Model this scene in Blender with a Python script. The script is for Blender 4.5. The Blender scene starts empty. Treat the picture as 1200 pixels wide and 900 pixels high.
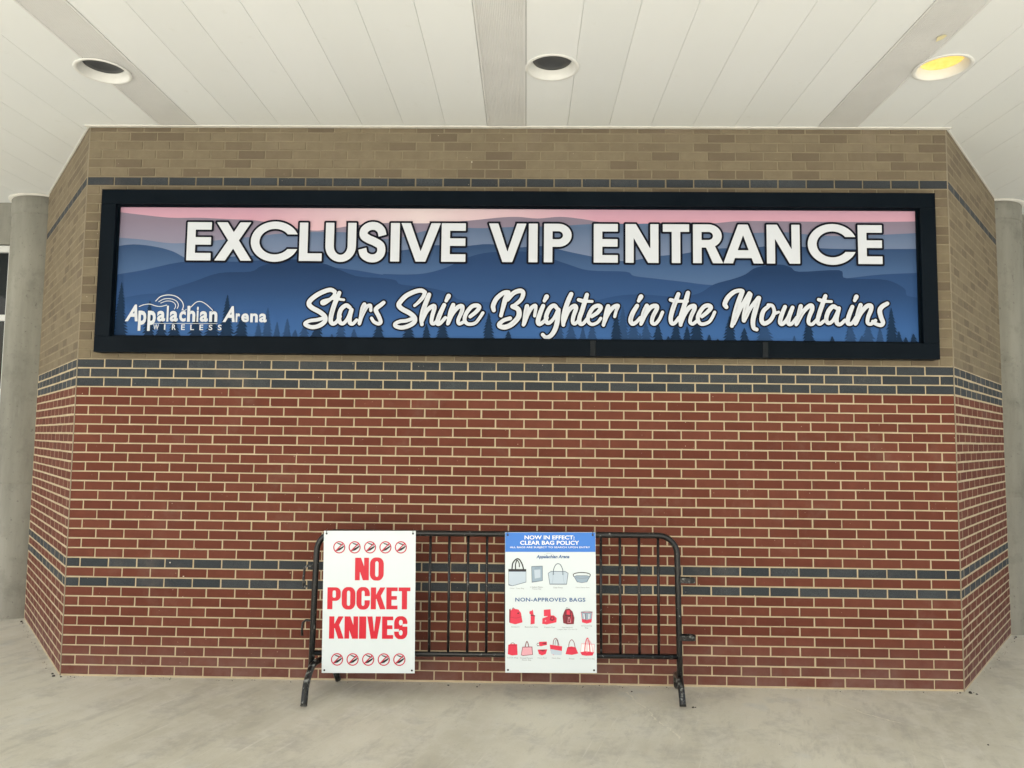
import bpy, bmesh, math, random
import numpy as np
from mathutils import Vector, Matrix
from mathutils.geometry import tessellate_polygon

SC = bpy.context.scene
COL = SC.collection
R = random.Random(7)

# ------------------------------------------------------------------ camera
cam_d = bpy.data.cameras.new('camera')
cam = bpy.data.objects.new('camera', cam_d)
COL.objects.link(cam)
cam_d.sensor_width = 36.0
cam_d.lens = 862.0 / 1200.0 * 36.0
cam_d.clip_start = 0.05
cam_d.clip_end = 2000
YAW, PITCH, ROLL = -0.019727, 0.0743745, 0.011304
fwd = Vector((math.sin(YAW) * math.cos(PITCH), math.cos(YAW) * math.cos(PITCH), math.sin(PITCH)))
rt0 = Vector((math.cos(YAW), -math.sin(YAW), 0))
up0 = rt0.cross(fwd)
rt = rt0 * math.cos(ROLL) + up0 * math.sin(ROLL)
up = -rt0 * math.sin(ROLL) + up0 * math.cos(ROLL)
m = Matrix((rt, up, -fwd)).transposed().to_4x4()
m.translation = Vector((0.11667, -5.25534, 1.69834))
cam.matrix_world = m
SC.camera = cam

# ------------------------------------------------------------------ sky, sun, exposure
SUN_EL, SUN_AZ = math.radians(38), math.radians(198)      # azimuth clockwise from +Y: behind the camera
w = bpy.data.worlds.new('World')
SC.world = w
w.use_nodes = True
nt = w.node_tree
nt.nodes.clear()
sky = nt.nodes.new('ShaderNodeTexSky')
sky.sky_type = 'NISHITA'
sky.sun_disc = False
sky.sun_elevation = SUN_EL
sky.sun_rotation = SUN_AZ
sky.air_density = 1.0
sky.dust_density = 3.0
bg = nt.nodes.new('ShaderNodeBackground')
bg.inputs['Strength'].default_value = 0.10
wo = nt.nodes.new('ShaderNodeOutputWorld')
nt.links.new(sky.outputs[0], bg.inputs[0])
nt.links.new(bg.outputs[0], wo.inputs[0])
sd = bpy.data.lights.new('sun', 'SUN')
sd.energy = 4.8
sd.angle = math.radians(0.53)
sd.color = (1.0, 0.992, 0.978)
so = bpy.data.objects.new('sun', sd)
COL.objects.link(so)
so.location = (0, -20, 30)
sdir = Vector((math.sin(SUN_AZ) * math.cos(SUN_EL), math.cos(SUN_AZ) * math.cos(SUN_EL), math.sin(SUN_EL)))
so.rotation_euler = sdir.to_track_quat('Z', 'Y').to_euler()
SC.view_settings.view_transform = 'Standard'
SC.view_settings.look = 'None'
SC.view_settings.exposure = 1.63
SC.view_settings.gamma = 1.0
SC.cycles.max_bounces = 8
SC.cycles.diffuse_bounces = 6

# ------------------------------------------------------------------ materials
class NT:
    """small helper round a material's node tree"""
    def __init__(s, name):
        s.m = bpy.data.materials.new(name)
        s.m.use_nodes = True
        s.t = s.m.node_tree
        s.b = s.t.nodes['Principled BSDF']
        s.geo = s.t.nodes.new('ShaderNodeNewGeometry')
        s.pos = s.geo.outputs['Position']
    def node(s, kind, **kw):
        n = s.t.nodes.new(kind)
        for k, v in kw.items():
            setattr(n, k, v)
        return n
    def link(s, a, b):
        s.t.links.new(a, b)
    def noise(s, scale, detail=3, rough=0.55, stretch=None, rot=None, vec=None):
        v = vec or s.pos
        if stretch or rot:
            for key, value in (('Rotation', rot), ('Scale', stretch)):
                if value:
                    mp = s.node('ShaderNodeMapping')
                    mp.inputs[key].default_value = value
                    s.link(v, mp.inputs[0]); v = mp.outputs[0]
        n = s.node('ShaderNodeTexNoise')
        n.inputs['Scale'].default_value = scale
        n.inputs['Detail'].default_value = detail
        n.inputs['Roughness'].default_value = rough
        s.link(v, n.inputs['Vector'])
        return n.outputs['Fac']
    def ramp(s, fac, stops, interp='LINEAR'):
        r = s.node('ShaderNodeValToRGB')
        r.color_ramp.interpolation = interp
        e = r.color_ramp.elements
        while len(e) < len(stops): e.new(0.5)
        for k, (p, c) in enumerate(stops):
            e[k].position = p
            e[k].color = (*c, 1) if len(c) == 3 else c
        s.link(fac, r.inputs[0])
        return r.outputs[0]
    def g(s, fac, a, b, lo=0.0, hi=1.0):
        n = s.node('ShaderNodeMapRange')
        for i, v in ((1, a), (2, b), (3, lo), (4, hi)): n.inputs[i].default_value = v
        s.link(fac, n.inputs[0])
        return n.outputs[0]
    def mix(s, fac, a, b, mode='MIX'):
        n = s.node('ShaderNodeMix', data_type='RGBA', blend_type=mode)
        if isinstance(fac, (int, float)): n.inputs[0].default_value = fac
        else: s.link(fac, n.inputs[0])
        for i, v in ((6, a), (7, b)):
            if isinstance(v, tuple): n.inputs[i].default_value = (*v, 1)
            else: s.link(v, n.inputs[i])
        return n.outputs[2]
    def val(s, a, op, b):
        n = s.node('ShaderNodeMath', operation=op)
        for i, v in ((0, a), (1, b)):
            if isinstance(v, (int, float)): n.inputs[i].default_value = v
            else: s.link(v, n.inputs[i])
        return n.outputs[0]
    def out(s, color, rough=0.8, bump=None, dist=0.002, strength=0.5, spec=0.35, metal=0.0):
        if isinstance(color, tuple): s.b.inputs['Base Color'].default_value = (*color, 1)
        else: s.link(color, s.b.inputs['Base Color'])
        if isinstance(rough, (int, float)): s.b.inputs['Roughness'].default_value = rough
        else: s.link(rough, s.b.inputs['Roughness'])
        s.b.inputs['Specular IOR Level'].default_value = spec
        s.b.inputs['Metallic'].default_value = metal
        if bump is not None:
            bn = s.node('ShaderNodeBump')
            bn.inputs['Strength'].default_value = strength
            bn.inputs['Distance'].default_value = dist
            s.link(bump, bn.inputs['Height'])
            s.link(bn.outputs[0], s.b.inputs['Normal'])
        return s.m

def brick_mat(name, stops, speck, speck_lo=0.62):
    n = NT(name)
    oi = n.node('ShaderNodeObjectInfo')
    r = n.val(n.val(oi.outputs['Random'], 'ADD', n.geo.outputs['Random Per Island']), 'FRACT', 0.0)
    base = n.ramp(r, stops)
    cloud = n.noise(9, 4, 0.65)
    base = n.mix(n.g(cloud, 0.35, 0.7, 0.0, 0.35), base, tuple(c * 0.72 for c in stops[0][1]))
    fine = n.noise(260, 3, 0.7)
    c = n.mix(n.g(fine, speck_lo, speck_lo + 0.12, 0, 0.7), base, speck)
    dust = n.noise(2.2, 5, 0.7)
    c = n.mix(n.g(dust, 0.56, 0.78, 0, 0.22), c, (0.25, 0.19, 0.16))
    fl = n.noise(55, 2, 0.5)                          # pale mortar flecks
    c = n.mix(n.g(fl, 0.73, 0.77, 0, 0.8), c, (0.55, 0.45, 0.36))
    # splash-back dirt on the lowest courses
    sep = n.node('ShaderNodeSeparateXYZ'); n.link(n.pos, sep.inputs[0])
    low = n.val(n.g(sep.outputs[2], 0.0, 0.34, 1, 0), 'MULTIPLY', n.g(n.noise(5, 4, 0.7), 0.3, 0.7, 0.1, 0.75))
    c = n.mix(low, c, (0.19, 0.115, 0.10))
    return n.out(c, 0.86, n.val(fine, 'ADD', n.noise(70, 3, 0.6)), 0.0016, 0.6, spec=0.25)

M = {}
M['red_brick'] = brick_mat('red_brick', [(0, (0.114, 0.0320, 0.0195)), (0.5, (0.132, 0.0390, 0.0235)), (1, (0.150, 0.0475, 0.0300))], (0.060, 0.021, 0.016))
M['tan_brick'] = brick_mat('tan_brick', [(0, (0.140, 0.110, 0.074)), (0.2, (0.150, 0.118, 0.079)), (0.36, (0.180, 0.145, 0.094)), (1, (0.205, 0.168, 0.110))], (0.10, 0.075, 0.047))
M['slate_brick'] = brick_mat('slate_brick', [(0, (0.042, 0.048, 0.053)), (0.5, (0.054, 0.061, 0.066)), (1, (0.074, 0.082, 0.088))], (0.012, 0.017, 0.024), 0.45)

def mortar(name, a, b):
    n = NT(name)
    c = n.mix(n.g(n.noise(6, 5, 0.7), 0.3, 0.7), a, b)
    return n.out(c, 0.95, n.noise(240, 3, 0.7), 0.002, 0.8, spec=0.15)
M['buff_mortar'] = mortar('buff_mortar', (0.42, 0.342, 0.226), (0.53, 0.440, 0.305))
M['tan_mortar'] = mortar('tan_mortar', (0.205, 0.170, 0.115), (0.265, 0.222, 0.150))
M['sealant'] = mortar('sealant', (0.22, 0.19, 0.14), (0.28, 0.24, 0.175))

n = NT('pavement_concrete')
big = n.noise(0.8, 6, 0.62)
RZ = math.radians(-70)
streak = n.noise(2.6, 7, 0.66, stretch=(0.35, 2.2, 1), rot=(0, 0, RZ))
fine = n.noise(90, 4, 0.7)
c = n.mix(n.g(big, 0.36, 0.62), (0.485, 0.468, 0.385), (0.640, 0.620, 0.520))
c = n.mix(n.g(streak, 0.47, 0.66, 0, 0.4), c, (0.680, 0.665, 0.590))
c = n.mix(n.g(n.noise(3.4, 7, 0.72, stretch=(0.5, 1.6, 1), rot=(0, 0, RZ)), 0.53, 0.68, 0, 0.65), c, (0.375, 0.365, 0.320))
c = n.mix(n.g(n.noise(4.5, 7, 0.72), 0.48, 0.62, 0, 0.6), c, (0.64, 0.625, 0.55))
c = n.mix(n.g(n.noise(2.3, 7, 0.72), 0.52, 0.64, 0, 0.5), c, (0.37, 0.36, 0.315))
c = n.mix(n.g(fine, 0.56, 0.72, 0, 0.3), c, (0.27, 0.255, 0.22))
c = n.mix(n.g(n.noise(1.7, 4, 0.6), 0.62, 0.70, 0, 0.25), c, (0.41, 0.47, 0.51))
scr = n.noise(11, 4, 0.6, stretch=(0.14, 3.0, 1), rot=(0, 0, RZ))
c = n.mix(n.g(scr, 0.62, 0.70, 0, 0.35), c, (0.74, 0.72, 0.65))
c = n.mix(n.g(n.noise(30, 3, 0.6), 0.66, 0.74, 0, 0.35), c, (0.28, 0.27, 0.24))
M['pavement'] = n.out(c, n.g(big, 0.3, 0.7, 0.55, 0.8), n.val(fine, 'ADD', n.val(streak, 'MULTIPLY', 2.0)), 0.0015, 0.45, spec=0.4)

n = NT('outdoor_paving')
c = n.mix(n.g(n.noise(0.3, 5, 0.6), 0.3, 0.7), (0.36, 0.345, 0.31), (0.48, 0.46, 0.41))
M['ground'] = n.out(c, 0.9)

n = NT('column_concrete')
v = n.noise(1.2, 6, 0.65, stretch=(2.2, 2.2, 0.35))
c = n.mix(n.g(v, 0.32, 0.7), (0.170, 0.166, 0.140), (0.290, 0.284, 0.245))
c = n.mix(n.g(n.noise(5, 6, 0.7), 0.52, 0.75, 0, 0.5), c, (0.105, 0.102, 0.086))
c = n.mix(n.g(n.noise(14, 3, 0.6, stretch=(1, 1, 0.15)), 0.62, 0.72, 0, 0.35), c, (0.27, 0.265, 0.235))
c = n.mix(n.g(n.noise(40, 2, 0.5), 0.68, 0.74, 0, 0.5), c, (0.07, 0.068, 0.06))
M['concrete'] = n.out(c, 0.85, n.noise(35, 5, 0.7), 0.004, 0.5, spec=0.25)

n = NT('soffit_paint')
oi = n.node('ShaderNodeObjectInfo')
c = n.mix(n.g(oi.outputs['Random'], 0, 1, 0, 1), (0.722, 0.738, 0.732), (0.760, 0.774, 0.768))
c = n.mix(n.g(n.noise(1.6, 5, 0.6, stretch=(1, 0.4, 1)), 0.42, 0.72, 0, 0.22), c, (0.68, 0.68, 0.645))
c = n.mix(n.g(n.noise(8, 4, 0.7), 0.64, 0.75, 0, 0.2), c, (0.55, 0.54, 0.49))
M['soffit'] = n.out(c, 0.48, n.noise(1.3, 2, 0.5, stretch=(1, 0.35, 1)), 0.01, 0.25, spec=0.35)
n = NT('vent_paint')
c = n.mix(n.g(n.noise(2, 5, 0.6), 0.35, 0.7), (0.63, 0.626, 0.612), (0.69, 0.686, 0.672))
M['vent'] = n.out(c, 0.6)
def flat(name, col, rough=0.5, spec=0.4, metal=0.0, var=0.0):
    n = NT(name)
    if var:
        c = n.mix(n.g(n.noise(14, 4, 0.65), 0.35, 0.7, 0, var), col, tuple(x * 0.6 for x in col))
    else: c = col
    return n.out(c, rough, spec=spec, metal=metal)
M['trim'] = flat('trim_paint', (0.70, 0.68, 0.62), 0.4, var=0.3)
M['white_enamel'] = flat('white_enamel', (0.72, 0.715, 0.68), 0.35, var=0.12)
M['black_lens'] = flat('black_lens', (0.055, 0.057, 0.060), 0.35, var=0.3)
M['window_frame'] = flat('window_frame', (0.62, 0.63, 0.61), 0.4, var=0.2)
M['inner_dark'] = flat('inner_wall_dark', (0.04, 0.04, 0.04), 0.9)  # even near-black colour of the inner wall
M['light_block_slab'] = flat('light_block_grey', (0.2, 0.19, 0.18), 0.9)
M['fascia'] = flat('fascia', (0.6, 0.58, 0.54), 0.5)
M['patch_yellow'] = flat('patch_yellow', (0.78, 0.70, 0.42), 0.5)

n = NT('window_glass')
n.b.inputs['IOR'].default_value = 1.5
M['glass'] = n.out((0.004, 0.007, 0.008), 0.05, spec=0.22)

n = NT('sign_frame_paint')
c = n.mix(n.g(n.noise(3, 4, 0.6), 0.3, 0.7), (0.0022, 0.0050, 0.0085), (0.0040, 0.0075, 0.0120))
M['frame'] = n.out(c, n.g(n.noise(20, 3, 0.6), 0.3, 0.7, 0.36, 0.5), n.noise(4, 2, 0.5), 0.002, 0.2, spec=0.05)
M['frame_splice'] = flat('frame_splice', (0.006, 0.009, 0.012), 0.4, 0.15)

n = NT('lamp_glow')
n.b.inputs['Emission Color'].default_value = (1.0, 0.56, 0.07, 1)
n.b.inputs['Emission Strength'].default_value = 0.34
bl = n.noise(26, 4, 0.7)
n.link(n.mix(n.g(bl, 0.35, 0.65), (1.0, 0.74, 0.22), (0.95, 0.56, 0.07)), n.b.inputs['Emission Color'])
M['lamp'] = n.out((0.45, 0.28, 0.08), 0.4)

# black barrier paint with chips down to bare metal
def chipped(name, lo, hi):
    n = NT(name)
    ch = n.noise(34, 6, 0.72)
    fac = n.g(ch, lo, hi, 0, 1)
    c = n.mix(fac, (0.0045, 0.005, 0.0055), (0.20, 0.21, 0.20))
    c = n.mix(n.g(n.noise(120, 3, 0.6), 0.6, 0.66, 0, 0.25), c, (0.07, 0.07, 0.065))
    return n.out(c, n.g(ch, lo, hi, 0.28, 0.6), n.val(ch, 'MULTIPLY', 1.0), 0.002, 0.5, spec=0.42)
M['black_paint'] = chipped('black_paint', 0.615, 0.65)
M['worn_paint'] = chipped('worn_paint', 0.545, 0.60)

# ------------------------------------------------------------------ object helpers
def tag(o, label=None, cat=None, group=None, kind=None):
    if label: o['label'] = label
    if cat: o['category'] = cat
    if group: o['group'] = group
    if kind: o['kind'] = kind
    return o
def link_mesh(name, me, parent=None, loc=(0, 0, 0), rz=0.0):
    o = bpy.data.objects.new(name, me)
    COL.objects.link(o)
    o.location = loc
    o.rotation_euler[2] = rz
    if parent: o.parent = parent
    return o
def empty(name, loc=(0, 0, 0), ry=0.0, rz=0.0):
    o = bpy.data.objects.new(name, None)
    COL.objects.link(o)
    o.location = loc
    o.rotation_euler = (0, ry, rz)
    o.empty_display_size = 0.2
    return o
class MB:
    """mesh builder: vertices, faces, material index per face"""
    def __init__(s):
        s.v = []; s.f = []; s.mi = []; s.smooth = []
    def add(s, vs, fs, mi=0, smooth=False):
        k = len(s.v)
        s.v += [tuple(p) for p in vs]
        for f in fs:
            s.f.append(tuple(i + k for i in f)); s.mi.append(mi); s.smooth.append(smooth)
    def box(s, x0, x1, y0, y1, z0, z1, mi=0):
        s.add([(x0, y0, z0), (x1, y0, z0), (x1, y1, z0), (x0, y1, z0), (x0, y0, z1), (x1, y0, z1), (x1, y1, z1), (x0, y1, z1)],
              [(0, 3, 2, 1), (4, 5, 6, 7), (0, 1, 5, 4), (1, 2, 6, 5), (2, 3, 7, 6), (3, 0, 4, 7)], mi)
    def prism(s, poly, z0, z1, mi=0):
        n = len(poly)
        s.add([(x, y, z0) for x, y in poly] + [(x, y, z1) for x, y in poly],
              [tuple(range(n))[::-1], tuple(range(n, 2 * n))] + [(i, (i + 1) % n, n + (i + 1) % n, n + i) for i in range(n)], mi)
    def tube(s, pts, r, seg=12, mi=0, closed=False, cap=True):
        pts = [Vector(p) for p in pts]
        rs = r if isinstance(r, (list, tuple)) else [r] * len(pts)
        n = len(pts); base = len(s.v); ref = None
        for i, p in enumerate(pts):
            a = pts[(i - 1) % n] if (closed or i > 0) else p
            b = pts[(i + 1) % n] if (closed or i < n - 1) else p
            d = (b - a).normalized()
            if ref is None:
                ref = Vector((0, 1, 0)) if abs(d.y) < 0.8 else Vector((1, 0, 0))
            ref = (ref - d * ref.dot(d)).normalized()
            bi = d.cross(ref)
            for k in range(seg):
                t = 2 * math.pi * k / seg
                s.v.append(tuple(p + (ref * math.cos(t) + bi * math.sin(t)) * rs[i]))
        for i in range(n if closed else n - 1):
            for k in range(seg):
                a0 = base + i * seg + k; a1 = base + i * seg + (k + 1) % seg
                j = ((i + 1) % n) * seg
                s.f.append((a0, a1, base + j + (k + 1) % seg, base + j + k)); s.mi.append(mi); s.smooth.append(True)
        if cap and not closed:
            s.f.append(tuple(base + k for k in range(seg))[::-1]); s.mi.append(mi); s.smooth.append(False)
            s.f.append(tuple(base + (n - 1) * seg + k for k in range(seg))); s.mi.append(mi); s.smooth.append(False)
    def lathe(s, prof, cx=0, cy=0, seg=40, mi=0, smooth=True):
        base = len(s.v)
        for r, z in prof:
            for k in range(seg):
                t = 2 * math.pi * k / seg
                s.v.append((cx + r * math.cos(t), cy + r * math.sin(t), z))
        for i in range(len(prof) - 1):
            for k in range(seg):
                k2 = (k + 1) % seg
                s.f.append((base + i * seg + k, base + i * seg + k2, base + (i + 1) * seg + k2, base + (i + 1) * seg + k))
                s.mi.append(mi); s.smooth.append(smooth)
    def mesh(s, name, mats):
        me = bpy.data.meshes.new(name)
        me.from_pydata(s.v, [], s.f)
        for mt in mats: me.materials.append(mt)
        me.polygons.foreach_set('material_index', s.mi)
        me.polygons.foreach_set('use_smooth', s.smooth)
        me.update()
        return me
    def build(s, name, mats, parent=None, loc=(0, 0, 0), rz=0.0, bevel=0.0):
        if not isinstance(mats, (list, tuple)): mats = [mats]
        me = s.mesh(name, mats)
        if bevel:
            bm = bmesh.new(); bm.from_mesh(me)
            es = [e for e in bm.edges if len(e.link_faces) == 2 and e.calc_face_angle() > 0.6]
            bmesh.ops.bevel(bm, geom=es, offset=bevel, segments=2, affect='EDGES', profile=0.6)
            bm.to_mesh(me); bm.free()
        return link_mesh(name, me, parent, loc, rz)
def smooth_path(pts, n=6):
    """Catmull-Rom through the points"""
    P = np.array(pts, float); out = []
    Q = np.vstack([2 * P[0] - P[1], P, 2 * P[-1] - P[-2]])
    for i in range(len(P) - 1):
        a, b, c, d = Q[i:i + 4]
        for k in range(n):
            t = k / n
            out.append(0.5 * (2 * b + (c - a) * t + (2 * a - 5 * b + 4 * c - d) * t * t + (3 * b - a - 3 * c + d) * t ** 3))
    out.append(P[-1])
    return np.array(out)
SCRIPT_STROKES = [(15.4,[(-1268,2739),(-1295,2752),(-1334,2744),(-1390,2717),(-1441,2676),(-1451,2645),(-1426,2619),(-1373,2591),(-1334,2558),(-1333,2523),(-1370,2492),(-1422,2480),(-1466,2494),(-1473,2509),(-1441,2526),(-1393,2533),(-1358,2542)]),(11.1,[(-1268,2739),(-1272,2712),(-1301,2681),(-1340,2653),(-1357,2654),(-1354,2668),(-1315,2681),(-1275,2688),(-1201,2680)]),(15.4,[(-1235,2730),(-1245,2704),(-1270,2637),(-1288,2567),(-1290,2523),(-1274,2506),(-1249,2519),(-1224,2559)]),(14.1,[(-1156,2625),(-1182,2640),(-1217,2613),(-1232,2559),(-1222,2515),(-1196,2511),(-1167,2551),(-1147,2608)]),(14.1,[(-1142,2608),(-1154,2559),(-1153,2516),(-1131,2507),(-1105,2534)]),(14.1,[(-1052,2648),(-1068,2604),(-1083,2508)]),(13.5,[(-1083,2512),(-1071,2560),(-1038,2626),(-1008,2641),(-1004,2604)]),(14.1,[(-913,2662),(-934,2644),(-960,2624),(-968,2605),(-945,2561),(-931,2522),(-948,2509),(-979,2522),(-997,2548)]),(15.4,[(-618,2739),(-645,2752),(-692,2743),(-753,2712),(-795,2667),(-803,2641),(-777,2615),(-724,2587),(-688,2554),(-692,2520),(-735,2493),(-782,2482),(-822,2492),(-826,2510),(-792,2527),(-749,2532),(-714,2544)]),(12.3,[(-618,2739),(-631,2704),(-665,2664),(-690,2642)]),(15.4,[(-588,2722),(-604,2678),(-629,2607),(-641,2546),(-635,2507)]),(14.1,[(-638,2524),(-603,2603),(-560,2639),(-547,2627),(-563,2564),(-566,2521),(-549,2512),(-523,2538)]),(14.8,[(-478,2648),(-503,2591),(-522,2538),(-521,2512),(-502,2517),(-468,2556)]),(14.8,[(-447,2714),(-464,2679)]),(14.1,[(-413,2649),(-434,2592),(-450,2513)]),(14.1,[(-447,2517),(-420,2583),(-378,2634),(-348,2638),(-351,2601),(-376,2540),(-367,2513),(-329,2531)]),(13.5,[(-290,2566),(-247,2602),(-226,2633),(-244,2647),(-283,2636),(-321,2584),(-329,2536),(-302,2512),(-255,2519),(-225,2554),(-200,2593)]),(14.8,[(-122,2613),(-127,2646),(-102,2699),(-54,2739),(-20,2745),(-26,2730)]),(16.0,[(-20,2742),(-41,2691),(-57,2629),(-70,2575)]),(14.8,[(-23,2691),(19,2739),(67,2755),(87,2736),(72,2692),(33,2656),(12,2643)]),(16.6,[(12,2641),(53,2620),(56,2569),(13,2517),(-38,2492),(-77,2498),(-80,2516),(-48,2542),(-5,2556)]),(14.8,[(115,2644),(103,2578),(91,2510)]),(13.5,[(95,2517),(120,2587),(150,2635),(178,2646),(170,2575)]),(14.8,[(255,2715),(239,2684)]),(14.8,[(230,2647),(207,2588),(194,2536),(205,2516),(233,2532),(259,2562)]),(14.1,[(331,2628),(310,2650),(280,2634),(254,2580),(254,2534),(276,2526),(310,2563),(336,2619)]),(15.4,[(340,2620),(332,2537),(315,2476),(285,2432),(251,2421),(229,2440)]),(15.4,[(430,2734),(409,2686),(385,2616),(372,2554),(375,2511)]),(14.1,[(377,2528),(409,2611),(450,2648),(465,2632),(446,2572),(442,2533),(457,2520),(487,2547)]),(14.8,[(542,2730),(529,2686),(508,2616),(488,2555),(495,2521),(517,2523),(547,2560)]),(12.3,[(483,2693),(520,2684),(579,2682)]),(13.5,[(577,2574),(620,2604),(641,2639),(620,2652),(585,2635),(555,2582),(551,2540),(577,2517),(616,2530),(641,2561)]),(14.8,[(693,2648),(676,2583),(660,2513)]),(13.5,[(663,2526),(693,2596),(732,2643),(763,2652),(751,2618),(740,2575)]),(14.8,[(927,2720),(910,2689)]),(14.8,[(899,2653),(869,2602),(852,2550),(865,2524),(890,2533),(923,2568)]),(14.1,[(968,2655),(942,2594),(926,2522)]),(14.1,[(929,2529),(959,2594),(998,2645),(1035,2653),(1038,2631),(1011,2577),(1004,2534),(1028,2525),(1058,2560),(1079,2608)]),(14.8,[(1192,2740),(1174,2691),(1152,2630),(1137,2569),(1143,2530),(1165,2531),(1195,2570)]),(12.3,[(1136,2698),(1174,2689),(1256,2689)]),(15.4,[(1260,2749),(1247,2701),(1225,2631),(1205,2570),(1207,2518)]),(14.1,[(1209,2531),(1234,2592),(1268,2642),(1302,2655),(1305,2633),(1281,2579),(1274,2540),(1293,2526),(1323,2549)]),(13.5,[(1358,2580),(1396,2611),(1422,2645),(1401,2660),(1367,2645),(1332,2588),(1332,2547),(1357,2525),(1404,2539),(1430,2572),(1448,2611)]),(14.8,[(1531,2649),(1520,2672),(1545,2721),(1593,2761),(1644,2768),(1641,2743)]),(16.0,[(1646,2761),(1613,2673),(1586,2587),(1569,2514)]),(14.8,[(1580,2533),(1624,2630),(1694,2751)]),(16.0,[(1701,2740),(1677,2673),(1655,2587),(1652,2553)]),(14.1,[(1654,2553),(1692,2630),(1757,2719)]),(16.0,[(1762,2715),(1740,2642),(1718,2556),(1722,2502),(1743,2490)]),(14.1,[(1830,2658),(1792,2621),(1778,2562),(1796,2533),(1839,2555),(1868,2610),(1858,2659),(1827,2666)]),(11.1,[(1868,2605),(1900,2616)]),(14.1,[(1945,2654),(1918,2589),(1909,2544),(1925,2531),(1954,2560),(1992,2633)]),(14.1,[(1998,2649),(1971,2579),(1967,2536),(1991,2534),(2028,2580)]),(14.1,[(2056,2660),(2039,2590),(2022,2528)]),(14.1,[(2028,2537),(2066,2610),(2109,2657),(2133,2663),(2135,2634),(2113,2580),(2109,2541),(2133,2530),(2165,2561)]),(14.1,[(2231,2734),(2214,2688),(2187,2613),(2172,2554),(2187,2533),(2217,2554)]),(11.7,[(2183,2707),(2220,2697),(2272,2694)]),(14.1,[(2308,2648),(2282,2659),(2250,2624),(2233,2568),(2248,2539),(2280,2558),(2313,2619)]),(14.1,[(2324,2646),(2307,2582),(2308,2541),(2332,2532),(2364,2561)]),(14.1,[(2449,2731),(2436,2703)]),(14.1,[(2419,2658),(2397,2604),(2382,2553),(2392,2535),(2416,2543),(2443,2583)]),(14.1,[(2477,2671),(2454,2604),(2437,2535)]),(14.1,[(2442,2542),(2475,2610),(2518,2661),(2548,2666),(2549,2637),(2527,2584),(2523,2544),(2547,2536),(2579,2561)]),(14.8,[(2664,2683),(2629,2662),(2610,2632),(2618,2584),(2631,2547),(2615,2528),(2578,2538),(2560,2554)])]
RIDGES = [[(-2929,3324),(-2697,3297),(-2487,3277),(-2278,3278),(-2069,3269),(-1860,3260),(-1650,3219),(-1442,3188),(-1318,3200),(-1112,3232),(-864,3248),(-616,3246),(-308,3268),(-102,3290),(41,3297),(185,3286),(349,3299),(513,3283),(717,3253),(1044,3255),(1227,3266),(1430,3257),(1634,3275),(1937,3275),(2443,3273),(2966,3280)],[(-2919,3131),(-2688,3114),(-2478,3088),(-2270,3099),(-1938,3133),(-1649,3166),(-1338,3178),(-1110,3169),(-923,3129),(-800,3140),(-615,3193),(-410,3215),(-204,3212),(1,3222),(309,3230),(554,3246),(820,3249),(1044,3253),(1227,3246),(1430,3205),(1632,3186),(1936,3196),(2138,3178),(2360,3169),(2642,3181),(2964,3198)],[(-2915,3057),(-2749,3077),(-2581,3060),(-2454,3025),(-2327,2969),(-2140,2985),(-1933,2997),(-1643,3015),(-1333,3021),(-1106,3006),(-921,3028),(-715,3057),(-551,3085),(-346,3080),(-161,3096),(23,3072),(228,3083),(412,3043),(616,3003),(819,2977),(1023,3012),(1226,3034),(1429,3070),(1732,3083),(1935,3104),(2136,3085),(2358,3076),(2960,3080)],[(-2904,2848),(-2677,2887),(-2409,2947),(-2160,2957),(-1931,2955),(-1683,2973),(-1434,2937),(-1123,2898),(-937,2868),(-917,2872),(-752,2869),(-609,2881),(-466,2923),(-344,2986),(-201,3029),(-58,3040),(106,3041),(228,3011),(412,2950),(555,2909),(819,2901),(880,2870),(1042,2851),(1225,2831),(1447,2808),(1729,2825),(2071,2833),(2353,2860),(2634,2893),(2955,2909)],[(-2895,2666),(-2668,2710),(-2523,2721),(-2462,2753),(-2299,2806),(-2115,2870),(-1887,2882),(-1806,2924),(-1642,2967),(-1518,2972),(-1331,2938),(-1122,2856),(-937,2843),(-834,2827),(-792,2796),(-607,2777),(-442,2737),(-360,2686),(-135,2673),(312,2668),(576,2687),(759,2725),(921,2737),(1123,2724),(1224,2725),(1345,2750),(1447,2813),(1588,2855),(1669,2886),(1751,2938),(1912,2960),(1993,2940),(2052,2909),(2334,2922),(2363,2870),(2473,2861),(2673,2852),(2792,2792),(2810,2741),(2949,2721)]]
FIRS = [(-2820,2802,61,1),(-2608,2666,49,1),(-2044,2714,61,1),(-2145,2608,61,1),(-2267,2557,61,1),(-2422,2543,55,1),(-2514,2530,49,1),(-1933,2572,61,1),(-1749,2623,43,0),(-1813,2511,36,0),(-1678,2519,30,0),(-1605,2544,36,0),(-1546,2464,30,0),(-1480,2502,43,0),(-1389,2552,49,1),(-1217,2553,43,0),(-1281,2435,18,0),(-1122,2474,30,0),(-945,2518,49,1),(-820,2409,12,1),(-730,2514,49,1),(-602,2515,36,1),(-486,2535,61,1),(-157,2599,49,1),(-15,2465,30,1),(-374,2406,18,1),(344,2578,43,0),(429,2530,49,0),(514,2506,30,0),(581,2519,43,0),(654,2415,18,0),(751,2606,49,1),(799,2656,55,0),(872,2570,55,0),(920,2460,18,0),(963,2534,49,0),(1047,2535,43,1),(1120,2438,24,1),(1174,2548,49,1),(1253,2512,36,1),(1320,2574,61,1),(1409,2452,24,1),(1469,2422,18,1),(1555,2588,55,1),(1657,2503,36,1),(1796,2553,73,0),(2009,2451,18,0),(2109,2580,49,1),(2274,2448,24,1),(2402,2558,49,0),(2484,2455,30,0),(2528,2547,49,0),(2610,2511,36,0),(2692,2658,49,1),(2741,2488,30,1),(2788,2446,24,1),(2842,2471,30,1)]
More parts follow.
